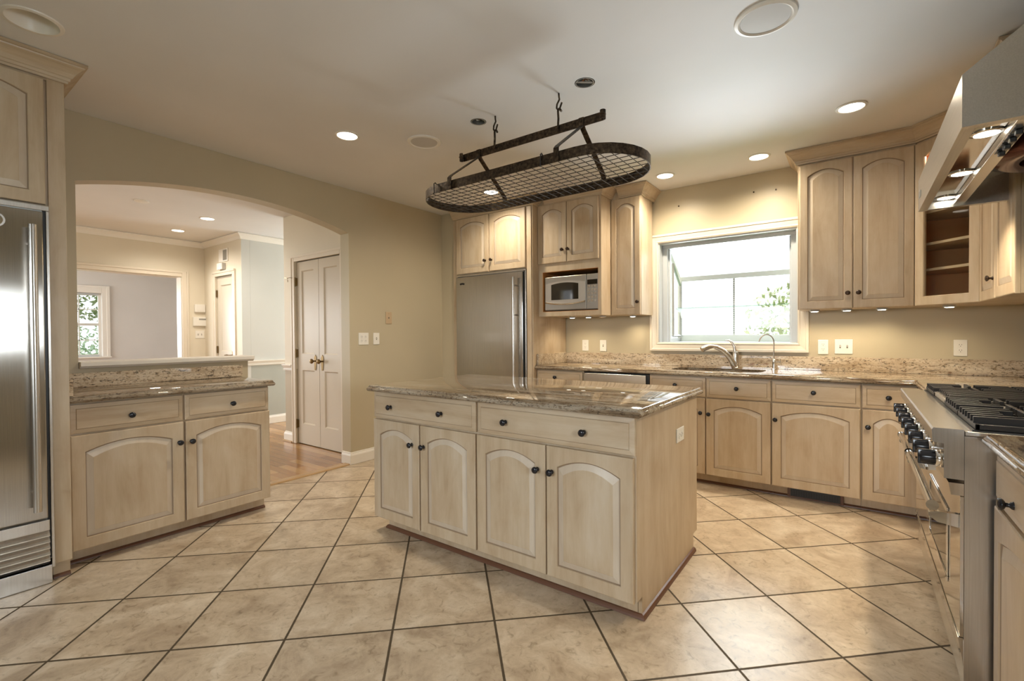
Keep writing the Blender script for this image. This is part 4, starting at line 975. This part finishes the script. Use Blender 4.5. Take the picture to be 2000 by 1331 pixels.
# ------------------------------------------------------------------ wall plates
def plate(name, label, cat, loc, rz, w, h, kinds, mt='plate', group=None):
    """front faces -y locally; loc is the plate centre on the wall"""
    t = thing(name, label, cat, loc, rz, group)
    bm = new(); box(bm, -w/2, w/2, -0.006, -0.0005, -h/2, h/2, 0.003); obj('plate', bm, M[mt], t)
    n = len(kinds)
    for i, k in enumerate(kinds):
        cx = (i-(n-1)/2)*0.046
        if k in ('duplex', 'duplex_h'):
            for s in (-1, 1):
                bm = new(); c = (cx, 0, s*0.0195) if k == 'duplex' else (s*0.0195, 0, 0)
                lathe(bm, [(0.0165, -0.0061), (0.0165, -0.0078), (0.0155, -0.0082)], c, 'y', 16)
                for (dx, dz) in ((-0.006, 0.004), (0.006, 0.004), (0, -0.007)):
                    if k == 'duplex_h': dx, dz = -dz, dx
                    box(bm, c[0]+dx-0.0012, c[0]+dx+0.0012, -0.0086, -0.0080, c[2]+dz-0.0035, c[2]+dz+0.0035, 0, 1)
                obj('socket', bm, [M[mt], M['slot']], t)
        elif k == 'toggle':
            bm = new(); box(bm, cx-0.005, cx+0.005, -0.0065, -0.0059, -0.012, 0.012, 0, 1); prism(bm, [(-0.0062, -0.006), (-0.0062, 0.006), (-0.018, 0.009), (-0.017, 0.003)], 'x', cx-0.0035, cx+0.0035)
            obj('toggle', bm, [M[mt], M['slot']], t)
        elif k == 'jack':
            bm = new(); box(bm, cx-0.006, cx+0.006, -0.0072, -0.0059, -0.006, 0.006); obj('jack', bm, M['slot'], t)
            bm = new(); box(bm, cx-0.002, cx+0.002, -0.0068, -0.0059, 0.04, 0.044); obj('screw', bm, M['slot'], t)
plate('outlet', 'white outlet above the counter, next to the far refrigerator', 'outlet', (-2.351, YW, 1.102), 0, 0.074, 0.118, ['duplex'])
plate('light_switch', 'white switch plate above the counter, left of the window casing', 'switch', (-2.144, YW, 1.100), 0, 0.073, 0.118, ['toggle'])
plate('outlet', 'white outlet just right of the garden window', 'outlet', (-0.216, YW, 1.105), 0, 0.070, 0.116, ['duplex'])
plate('light_switch', 'white double switch plate right of the garden window', 'switch', (-0.080, YW, 1.109), 0, 0.116, 0.115, ['toggle', 'toggle'])
plate('outlet', 'white outlet in the corner above the range', 'outlet', (0.594, YW, 1.106), 0, 0.072, 0.116, ['duplex'])
plate('outlet', 'white double outlet on the left wall beside the arch', 'outlet', (XL, 2.835, 1.192), PI/2, 0.114, 0.116, ['duplex', 'duplex'])
plate('light_switch', 'white single switch on the left wall beside the arch', 'switch', (XL, 2.985, 1.192), PI/2, 0.073, 0.116, ['toggle'])
plate('phone_jack', 'tan jack plate high on the left wall', 'wall plate', (XL, 3.141, 1.402), PI/2, 0.078, 0.122, ['jack'], 'plate_tan')
plate('outlet', 'white outlet on the right end panel of the island', 'outlet', (IX1, 2.473, 0.699), PI/2, 0.118, 0.072, ['duplex_h'])
plate('light_switch', 'white double switch plate below the hallway alarm keypad', 'switch', (-7.80, 2.877, 1.257), PI/2, 0.118, 0.114, ['toggle', 'toggle'])
ch = thing('wall_chime', 'small white box above the hallway alarm keypad', 'chime', (-7.80, 2.877, 1.64), PI/2)
bm = new(); box(bm, -0.068, 0.068, -0.032, -0.001, -0.058, 0.058, 0.006); obj('cover', bm, M['plate'], ch)
bm = new(); box(bm, -0.045, 0.045, -0.034, -0.0325, -0.035, 0.04, 0.0); obj('face', bm, M['white'], ch)
kp = thing('alarm_keypad', 'white alarm keypad with dark display on the hallway wall', 'keypad', (-7.80, 2.887, 1.447), PI/2)
bm = new(); box(bm, -0.10, 0.10, -0.028, -0.001, -0.066, 0.066, 0.006); obj('cover', bm, M['plate'], kp)
bm = new(); box(bm, -0.028, 0.078, -0.0295, -0.0285, 0.022, 0.044); obj('display', bm, M['greybox'], kp)
vt = thing('air_vent', 'white return vent high above the small hallway door', 'vent', (-7.15, 2.95, 2.362))
bm = new(); box(bm, -0.14, 0.14, -0.010, -0.001, -0.09, 0.09, 0.003); obj('frame', bm, M['white'], vt)
bm = new(); box(bm, 0.0, 0.115, -0.0125, -0.0105, -0.07, 0.07); obj('grille', bm, M['greybox'], vt)
db = thing('door_chime', 'small cream box between the air vent and hallway closet door', 'chime', (-7.18, 2.95, 2.205))
bm = new(); box(bm, -0.08, 0.05, -0.05, -0.001, -0.045, 0.045, 0.004); obj('cover', bm, M['plate'], db)
bm = new(); box(bm, 0.051, 0.090, -0.05, -0.001, -0.045, 0.045, 0.002); obj('side_grille', bm, M['screen'], db)
for k, (x, z) in enumerate(((-1.36, 2.43), (-0.72, 2.445), (-0.55, 2.435))):
    bm = new(); lathe(bm, [(0.006, -0.0005), (0.007, -0.006), (0.003, -0.009)], (x, YW, z), 'y', 8)
    tag(obj('wall_screw', bm, M['knob_brown']), ['small screw in the wall above the left of the window', 'left screw of the pair above the window near the cabinet', 'right screw of the pair above the window near the cabinet'][k], 'screw')

# ------------------------------------------------------------------ ceiling fittings
def downlight(label, x, y, power, r=0.066, col=(1.0, 0.87, 0.68), ang=158):
    t = thing('recessed_light', label, 'ceiling light', (x, y, ZC))
    bm = new(); lathe(bm, [(r+0.016, -0.0005), (r+0.016, -0.004), (r+0.004, -0.008), (r, -0.006), (r, -0.0005)], (0, 0, 0), 'z', 32, 0, False, False); obj('trim_ring', bm, M['white'], t, 40)
    bm = new(); lathe(bm, [(r-0.001, -0.0008), (r-0.001, -0.0045)], (0, 0, 0), 'z', 32); obj('lens', bm, M['lamp'], t)
    l = bpy.data.lights.new('downlight_lamp', 'SPOT'); l.energy = power; l.color = col; l.spot_size = math.radians(ang); l.spot_blend = 1.0; l.shadow_soft_size = 0.06
    o_ = bpy.data.objects.new('downlight_lamp', l); COL.objects.link(o_); o_.parent = t; o_.location = (0, 0, -0.02)
downlight('lit recessed light in front of the arch', -2.837, 1.968, 80)
downlight('lit recessed light in front of the far refrigerator, seen through the pot rack', -2.854, 3.574, 58)
downlight('lit recessed light above the sink, left of two over the window', -1.352, 4.132, 74)
downlight('lit recessed light above the window, next to the crown moulding', -0.619, 4.14, 74)
downlight('lit recessed light in front of the glass corner cabinet', -0.026, 3.581, 20)
downlight('lit hallway ceiling light nearer the far room', -7.10, 2.385, 62, col=(1.0, 0.91, 0.78))
downlight('lit hallway ceiling light nearer the kitchen', -6.12, 2.355, 80, col=(1.0, 0.91, 0.78))
# unlit can
un = thing('recessed_light', 'unlit white recessed eyeball light above the left refrigerator', 'ceiling light', (HOLES[0][0], HOLES[0][1], ZC))
bm = new(); lathe(bm, [(0.104, -0.0005), (0.102, -0.006), (0.088, -0.008), (0.083, -0.002), (0.079, 0.02), (0.060, 0.07), (0.058, 0.10), (0.0, 0.10)][:7], (0, 0, 0), 'z', 36, 0, False, True); obj('trim_ring', bm, M['white'], un, 45)
bm = new(); lathe(bm, [(0.055, 0.095), (0.052, 0.075), (0.03, 0.06), (0.005, 0.056)], (0.01, 0, 0), 'z', 24); obj('bulb', bm, M['plate'], un, 45)
# speakers
def speaker(label, x, y, r, col):
    t = thing('ceiling_speaker', label, 'speaker', (x, y, ZC))
    bm = new(); lathe(bm, [(r, -0.0005), (r-0.002, -0.007), (r-0.016, -0.011), (r-0.024, -0.006), (r-0.024, -0.0005)], (0, 0, 0), 'z', 40, 0, False, False); obj('trim_ring', bm, M['white'], t, 40)
    bm = new(); lathe(bm, [(r-0.025, -0.001), (r-0.025, -0.0055), (r*0.4, -0.009), (0.001, -0.010)], (0, 0, 0), 'z', 40); obj('grille', bm, M[col], t, 40)
speaker('round ceiling speaker left of the pot rack', -2.494, 2.362, 0.118, 'screen')
speaker('round ceiling speaker at the top right, above the hood side', -0.325, 2.345, 0.125, 'screen')
# open junction boxes
def jbox(label, x, y, r, col, bar):
    t = thing('junction_box', label, 'junction box', (x, y, ZC))
    bm = new(); lathe(bm, [(r-0.010, -0.001), (r-0.005, -0.001), (r-0.005, 0.05), (0.001, 0.05)], (0, 0, 0), 'z', 28, 0, False, True); obj('box', bm, M['greybox'], t)
    rnd = random.Random(int(r*1e4)); cols = [M['black'], M['plate'], M['copper']]
    for k in range(3):
        bm = new(); tube(bm, [(rnd.uniform(-1, 1)*r*0.4, rnd.uniform(-1, 1)*r*0.4, 0.012+0.01*rnd.random()) for _ in range(5)], 0.004, 6); obj('wire', bm, cols[k], t)
    if bar:
        bm = new(); box(bm, -0.008, 0.008, -(r-0.012), r-0.012, 0.002, 0.005); o_ = obj('mounting_bar', bm, M['greybox'], t); o_.rotation_euler.z = -0.9
jbox('open round junction box with mounting bar, right of the rack hooks', -1.209, 2.347, 0.056, 0, True)
jbox('open round junction box with loose wires, left of the rack hooks', -1.983, 2.357, 0.052, 1, False)
sd = thing('smoke_detector', 'flat round detector on the hallway ceiling', 'detector', (-5.845, 1.652, ZC))
bm = new(); lathe(bm, [(0.062, -0.0005), (0.062, -0.008), (0.05, -0.014), (0.01, -0.016)], (0, 0, 0), 'z', 28); obj('cover', bm, M['white'], sd, 40)

# ------------------------------------------------------------------ pot rack
PRX, PRY, PRZ = -1.607, 2.357, 2.102
pr = thing('pot_rack', 'hanging oval bronze pot rack with wire grid over the island', 'pot rack', (PRX, PRY, PRZ))
HL, HWD, RH = 0.748, 0.275, 0.052
def oval(s=0.0, z=0.0, n=14):
    r_ = HWD-s; c = HL-HWD; pts = []
    for k in range(n+1):
        a = -PI/2+PI*k/n; pts.append((c+r_*math.cos(a), r_*math.sin(a), z))
    for k in range(n+1):
        a = PI/2+PI*k/n; pts.append((-c+r_*math.cos(a), r_*math.sin(a), z))
    return pts
bm = new(); loft(bm, [oval(0, 0), oval(0, RH), oval(0.005, RH), oval(0.005, 0), oval(0, 0)], True, False, False); bmesh.ops.remove_doubles(bm, verts=bm.verts, dist=1e-6)
obj('rim', bm, M['bronze'], pr, 40)
bm = new()
def halfw(x):
    c = HL-HWD; return HWD-0.006 if abs(x) < c else math.sqrt(max(0, (HWD-0.006)**2-(abs(x)-c)**2))
for k in range(-13, 14):
    x = k*0.0535; h_ = halfw(x)
    if h_ > 0.02: tube(bm, [(x, -h_, 0.004), (x, h_, 0.004)], 0.0021, 6)
for k in range(-4, 5):
    y = k*0.0535; c = HL-HWD; xm = c+math.sqrt(max(0, (HWD-0.006)**2-y*y)); tube(bm, [(-xm, y, 0.008), (xm, y, 0.008)], 0.0021, 6)
obj('wire_grid', bm, M['wire'], pr, 40)
def flat(bm, pts, w, t, ax='x'):
    """strap of width w along x following pts in (y,z)"""
    n = len(pts); ring = []
    P = [Vector(p) for p in pts]
    rings = []
    for i in range(n):
        a = P[max(0, i-1)]; b_ = P[min(n-1, i+1)]; d = (b_-a).normalized(); nn = Vector((-d.y, d.x))*t/2
        rings.append([(-w/2, P[i].x+nn.x, P[i].y+nn.y), (w/2, P[i].x+nn.x, P[i].y+nn.y), (w/2, P[i].x-nn.x, P[i].y-nn.y), (-w/2, P[i].x-nn.x, P[i].y-nn.y)])
    loft(bm, rings)
TOPZ = 2.376-PRZ
for bx in (-0.373, 0.373):
    bm = new(); flat(bm, [(-HWD-0.004, 0.002), (-HWD-0.004, RH+0.018), (-HWD+0.012, RH+0.034), (-0.018, TOPZ-0.010), (-0.006, TOPZ+0.005), (-0.0065, TOPZ+0.048)], 0.030, 0.005)
    flat(bm, [(HWD+0.004, 0.002), (HWD+0.004, RH+0.018), (HWD-0.012, RH+0.034), (0.018, TOPZ-0.010), (0.006, TOPZ+0.005), (0.0065, TOPZ+0.048)], 0.030, 0.005)
    lathe(bm, [(0.007, -HWD-0.0065), (0.005, -HWD-0.011)], (0, 0, 0.028), 'y', 8); lathe(bm, [(0.007, -0.009), (0.005, -0.013)], (0, 0, TOPZ+0.028), 'y', 8)
    o_ = obj('bracket', bm, M['bronze'], pr); o_.location = (bx, 0, 0)
bm = new(); box(bm, -0.505, 0.505, -0.0035, 0.0035, TOPZ+0.0, TOPZ+0.048, 0.001)
for s in (-1, 1): tube(bm, [(s*(0.505+0.018*math.sin(a)), -0.018+0.018*math.cos(a), TOPZ+0.024) for a in [PI*k/8 for k in range(0, 11)]], 0.0035, 4)
bmesh.ops.remove_doubles(bm, verts=bm.verts, dist=1e-6)
obj('top_bar', bm, M['bronze'], pr)
for s in (-1, 1):   # scrolled ends of the bar
    bm = new(); ring = [(s*0.508+s*0.016*math.sin(a), -0.016+0.016*math.cos(a)) for a in [PI*k/8 for k in range(0, 12)]]
    inn = [(s*0.508+s*0.012*math.sin(a), -0.016+0.012*math.cos(a)) for a in [PI*k/8 for k in range(0, 12)]]
    loft(bm, [[(*p, TOPZ), (*q_, TOPZ), (*q_, TOPZ+0.048), (*p, TOPZ+0.048)] for p, q_ in zip(ring, inn)]); obj('scroll', bm, M['bronze'], pr, 40)
for hx in (-0.237, 0.227):
    z0, z1 = TOPZ+0.035, ZC-PRZ
    bm = new(); tube(bm, [(hx-0.008, 0.006, z0-0.004), (hx-0.004, 0.010, z0+0.012), (hx, -0.010, z0+0.008), (hx, -0.012, z0-0.010), (hx+0.004, 0.0, z0-0.016)], 0.006, 8)
    tube(bm, [(hx, -0.010, z0+0.006), (hx-0.001, -0.004, z0+0.05), (hx-0.006, 0.0, z0+0.095), (hx-0.004, 0.004, z0+0.108), (hx+0.006, 0.002, z0+0.104), (hx+0.016, 0, z0+0.088)], 0.0065, 8)
    obj('hanging_hook', bm, M['bronze'], pr, 40)
    bm = new(); tube(bm, [(hx+0.026, -0.010, z0+0.132), (hx+0.006, 0.0, z0+0.106), (hx-0.006, 0.002, z0+0.100), (hx-0.016, 0.002, z0+0.114), (hx-0.012, 0, z0+0.135), (hx+0.004, 0, z0+0.158), (hx+0.001, 0, z1-0.02), (hx, 0, z1-0.0012)], 0.0052, 8)
    obj('ceiling_hook', bm, M['bronze'], pr, 40)
def pot_hook(label, x, n):
    t = thing('pot_hook', label, 'hook', (x, PRY-HWD-0.001, PRZ+RH), 0)
    bm = new(); tube(bm, [(0, 0.013, -0.010), (0, 0.012, 0.004), (0, 0.002, 0.012), (0, -0.008, 0.004), (0, -0.009, -0.03), (0, -0.008, -0.052), (0, -0.014, -0.06)], 0.0035, 8); obj('wire', bm, M['wire'], t, 40)
pot_hook('small steel pot hook on the rack rim, nearest its left end', -2.105, 0)
pot_hook('small steel pot hook on the rack rim, right of the middle', -1.325, 1)

# ------------------------------------------------------------------ range
RY0, RY1 = 2.010, 3.335
RL_ = RY1-RY0
rg_ = thing('kitchen_range', 'wide stainless professional gas range with black knobs', 'range', (0.272, RY1, 0), -PI/2)
# local: x 0..RL_ from far (left) to near; front at y=0 facing -y ; world x = 0.272 + y
bm = new(); box(bm, 0, RL_, 0.001, 0.665, 0.10, 0.895); obj('body', bm, M['steel_plain'], rg_)
bm = new()
for x in (0.06, RL_-0.06):
    for y in (0.06, 0.60): lathe(bm, [(0.022, 0.001), (0.022, 0.02), (0.015, 0.025), (0.015, 0.10)], (x, y, 0), 'z', 12)
obj('feet', bm, M['chrome'], rg_)
bm = new(); prism(bm, [(-0.076, 0.908), (-0.072, 0.915), (0.0, 0.915), (0.0, 0.757), (-0.047, 0.757), (-0.047, 0.866), (-0.074, 0.870)], 'x', -0.001, RL_+0.001)
cp = obj('control_panel', bm, M['steel_plain'], rg_)
for k in range(8):
    lx = RY1-(3.277-k*0.176)
    bm = new(); lathe(bm, [(0.031, -0.0475), (0.031, -0.052), (0.027, -0.054), (0.026, -0.062), (0.024, -0.064)], (lx, 0, 0.812), 'y', 20); kb = obj('knob_bezel', bm, M['chrome'], cp, 40)
    bm = new(); lathe(bm, [(0.0225, -0.064), (0.022, -0.098), (0.019, -0.102)], (lx, 0, 0.812), 'y', 18); box(bm, lx-0.008, lx+0.008, -0.108, -0.064, 0.812-0.024, 0.812+0.024, 0.003); obj('knob', bm, M['knob'], kb, 40)
bm = new(); prism(bm, [(-0.036, 0.745), (0.0, 0.745), (0.0, 0.707), (-0.030, 0.707)], 'x', 0, RL_); obj('drip_rail', bm, M['steel_bright'], rg_)
SPL = RY1-2.843
for (a, b_) in ((0.0, SPL-0.003), (SPL+0.003, RL_)):
    bm = new(); box(bm, a, b_, -0.009, 0.0005, 0.262, 0.705, 0.001); od = obj('oven_door', bm, M['steel_bright'], rg_)
    if b_-a > 0.6:
        bm = new(); box(bm, a+0.12, b_-0.24, -0.0105, -0.0093, 0.36, 0.58, 0.0005); obj('oven_window', bm, M['glass_dark'], od)
        bm = new()
        for (xa, xb, za, zb) in ((a+0.10, b_-0.22, 0.58, 0.60), (a+0.10, b_-0.22, 0.34, 0.36), (a+0.10, a+0.12, 0.36, 0.58), (b_-0.24, b_-0.22, 0.36, 0.58)): box(bm, xa, xb, -0.014, -0.0093, za, zb, 0.002)
        obj('window_frame', bm, M['chrome'], od)
    bm = new(); tube(bm, [(a+0.012, -0.073, 0.662), (b_-0.012, -0.073, 0.662)], 0.0135, 16); 
    for xx in (a+0.012, b_-0.016): lathe(bm, [(0.016, 0), (0.0165, 0.006)], (xx, -0.073, 0.662), 'x', 16)
    obj('handle', bm, M['chrome'], od, 40)
    for xx in (a+0.016, b_-0.036):
        bm = new(); prism(bm, [(-0.082, 0.636), (-0.082, 0.625), (-0.060, 0.608), (-0.0095, 0.600), (-0.0095, 0.642), (-0.06, 0.642)], 'x', xx, xx+0.02); obj('handle_bracket', bm, M['chrome'], od)
bm = new(); prism(bm, [(-0.012, 0.258), (0.0, 0.258), (0.03, 0.055), (0.018, 0.055)], 'x', 0.004, RL_-0.004)
kk = obj('kick_panel', bm, M['steel_bright'], rg_)
bm = new()
for k in range(22):
    for r_ in range(2):
        x = 0.05+k*0.058+r_*0.02; z = 0.10+r_*0.05; y = -0.012+(0.258-z)*0.148-0.0012
        bm.faces.new([bm.verts.new(p) for p in ((x, y+0.001, z-0.008), (x+0.008, y, z), (x, y-0.0012, z+0.008), (x-0.008, y, z))])
obj('kick_perforation', bm, M['darkvoid'], kk)
# cooktop
bm = new(); box(bm, 0.0, RL_, 0.002, 0.655, 0.896, 0.910, 0.002); obj('side_rails', bm, M['steel_plain'], rg_)
bm = new(); box(bm, 0.015, RL_-0.015, 0.02, 0.635, 0.9105, 0.914); ct = obj('cooktop', bm, M['black'], rg_)
gw = (RL_-0.04)/4
for c_ in range(4):
    gx0 = 0.02+c_*gw+0.004; gx1 = gx0+gw-0.008
    for (gy0, gy1) in ((0.028, 0.328), (0.336, 0.632)):
        cx, cy = (gx0+gx1)/2, (gy0+gy1)/2
        if c_ == 1 :
            continue
        bm = new(); zt, zb = 0.952, 0.926
        for (xa, xb, ya, yb) in ((gx0, gx0+0.012, gy0, gy1), (gx1-0.012, gx1, gy0, gy1), (gx0, gx1, gy0, gy0+0.012), (gx0, gx1, gy1-0.012, gy1)): box(bm, xa, xb, ya, yb, 0.9145, zb+0.006, 0.002)
        for k in range(6):
            x = gx0+0.012+(gx1-gx0-0.024)*(k+0.5)/6; ln = 0.085 if k in (2, 3) else 0.125
            for s, e in ((gy0, gy0+ln), (gy1, gy1-ln)):
                lo, hi = min(s, e), max(s, e); box(bm, x-0.005, x+0.005, lo, hi, zb, zt, 0.002)
        for x in (gx0+0.02, gx1-0.032): box(bm, x, x+0.012, cy-0.006, cy+0.006, zb, zt)
        box(bm, gx0, cx-0.04, cy-0.006, cy+0.006, zb+0.004, zt, 0.002); box(bm, cx+0.04, gx1, cy-0.006, cy+0.006, zb+0.004, zt, 0.002)
        obj('grate', bm, M['iron'], rg_)
        bm = new(); lathe(bm, [(0.05, 0.9145), (0.048, 0.924), (0.034, 0.926), (0.034, 0.934), (0.030, 0.937), (0.005, 0.938)], (cx, cy, 0), 'z', 20); obj('burner', bm, M['iron'], rg_, 40)
gx0 = 0.02+gw+0.004; gx1 = gx0+gw-0.008
bm = new(); box(bm, gx0+0.004, gx1-0.004, 0.03, 0.63, 0.9145, 0.938, 0.003); obj('griddle', bm, M['steel_plain'], rg_)
bm = new()
for k in range(7):
    x = gx0+0.02+k*(gx1-gx0-0.04)/6; box(bm, x-0.005, x+0.005, 0.045, 0.62, 0.9385, 0.952, 0.002)
obj('grill_bars', bm, M['iron'], rg_)
bm = new(); box(bm, 0.0, RL_, 0.656, 0.668, 0.896, 1.0, 0.003); obj('back_guard', bm, M['steel_plain'], rg_)

# ------------------------------------------------------------------ range hood (world coordinates around its near front corner)
HX, HY0, HY1, HZ0, HZ1 = 0.265, 2.021, 3.30, 1.858, 2.021
hd = thing('range_hood', 'stainless range hood with lit halogens above the range', 'range hood', (0, 0, 0))
XRW = XR-0.003
HT = HZ1+(XRW-HX)*0.80
side = [(HX, HZ0), (HX, HZ1), (XRW, HT), (XRW, HZ0)]
bm = new()
V = {}
def hv(x, y, z): return bm.verts.new((x, y, z))
lo = [hv(HX, HY0, HZ0), hv(HX, HY1, HZ0), hv(XRW, HY1, HZ0), hv(XRW, HY0, HZ0)]
fa0, fa1 = hv(HX, HY0, HZ1), hv(HX, HY1, HZ1); ba0, ba1 = hv(XRW, HY0, HT), hv(XRW, HY1, HT)
bm.faces.new((lo[0], lo[1], fa1, fa0)); bm.faces.new((fa0, fa1, ba1, ba0)); bm.faces.new((lo[0], fa0, ba0, lo[3])); bm.faces.new((lo[1], lo[2], ba1, fa1)); bm.faces.new((lo[2], lo[3], ba0, ba1))
li = 0.034
inn = [hv(HX+li, HY0+li, HZ0), hv(HX+li, HY1-li, HZ0), hv(XRW-li, HY1-li, HZ0), hv(XRW-li, HY0+li, HZ0)]
for i in range(4): bm.faces.new((lo[i], lo[(i+1) % 4], inn[(i+1) % 4], inn[i]))
up = [hv(HX+li, HY0+li, HZ0+0.06), hv(HX+li, HY1-li, HZ0+0.06), hv(XRW-li, HY1-li, HZ0+0.22), hv(XRW-li, HY0+li, HZ0+0.22)]
for i in range(4): bm.faces.new((inn[i], inn[(i+1) % 4], up[(i+1) % 4], up[i]))
bm.faces.new(up)
obj('canopy', bm, M['hood_steel'], hd)
bm = new(); box(bm, HX+li+0.001, 0.405, HY0+li+0.001, HY1-li-0.001, 1.900, 1.914); obj('light_panel', bm, M['steel_bright'], hd)
for k, (lx, ly) in enumerate(((0.358, 2.26), (0.362, 2.763), (0.364, 3.215))):
    bm = new(); lathe(bm, [(0.044, 1.8995), (0.044, 1.896), (0.034, 1.894), (0.034, 1.8995)], (lx, ly, 0), 'z', 24, 0, False, False); lr = obj('halogen_trim', bm, M['chrome'], hd, 40)
    bm = new(); lathe(bm, [(0.033, 1.8992), (0.033, 1.8965)], (lx, ly, 0), 'z', 24); obj('halogen_lens', bm, M['halogen'], lr)
    l = bpy.data.lights.new('hood_lamp', 'SPOT'); l.energy = 27; l.color = (1.0, 0.84, 0.60); l.spot_size = math.radians(130); l.spot_blend = 0.7; l.shadow_soft_size = 0.03
    o_ = bpy.data.objects.new('hood_lamp', l); COL.objects.link(o_); o_.parent = hd; o_.location = (lx, ly, 1.888)
bm = new(); box(bm, 0.398, 0.440, HY0+li+0.001, HY1-li-0.001, 1.868, 1.898, 0.002); br = obj('switch_bar', bm, M['steel_plain'], hd)
for k in range(4):
    yy = 2.16+k*0.075
    bm = new(); box(bm, 0.404, 0.434, yy, yy+0.045, 1.866, 1.8676, 0.0); box(bm, 0.410, 0.428, yy+0.012, yy+0.033, 1.850, 1.8659, 0.003); obj('switch', bm, M['black'], br)
bm = new()
lathe(bm, [(0.255, 2.0), (0.255, 1.93), (0.24, 1.90), (0.20, 1.885), (0.15, 1.89), (0.14, 1.93), (0.14, 2.0)], (0.672, 2.70, 0), 'z', 40, 0, False, False)
obj('blower_ring', bm, M['blower'], hd, 50)
bm = new(); lathe(bm, [(0.135, 1.95), (0.12, 1.93), (0.03, 1.925), (0.01, 1.92)], (0.672, 2.70, 0), 'z', 30); obj('blower_cap', bm, M['greybox'], hd, 40)
bm = new(); prism(bm, [(3.235, 1.915), (3.235, 1.945), (3.17, 1.945), (3.17, 1.915)], 'x', HX-0.003, HX-0.0005)
obj('badge', bm, M['greybox'], hd)
bm = new(); box(bm, 0.70, XRW, 2.45, 2.90, HT-0.17, ZC-0.002, 0.002); obj('duct_cover', bm, M['hood_steel'], hd)

# ------------------------------------------------------------------ near right base cabinet
NX = 0.345
cabinet('base_cabinet', 'maple base cabinet with drawer and door at right beside the range', 'cabinet', (NX+TD-0.012, 1.985, 0), -PI/2, 0.80, 0.585, DB, CB, [
    ('drawer', 0.006, 0.792, RB, RT, [(0.225, 0.764), (0.57, 0.764)]), ('door', 0.006, 0.792, DB, DT, [(0.75, 0.6)])], None, 0.075)
bm = new(); R_ = loft(bm, counter_rings([(0.307, 1.18), (0.943, 1.18), (0.943, 1.985), (0.307, 1.985)], {3: 1, 2: 1}))
tag(obj('countertop', bm, M['granite_y'], None, 35), 'short granite countertop at right in front of the range', 'countertop')
bm = new(); box(bm, 0.923, XR-0.002, 1.185, 1.98, 0.9155, 1.026, 0.0015)
tag(obj('backsplash', bm, M['granite_bsy']), 'low granite backsplash behind the short right countertop', 'backsplash')
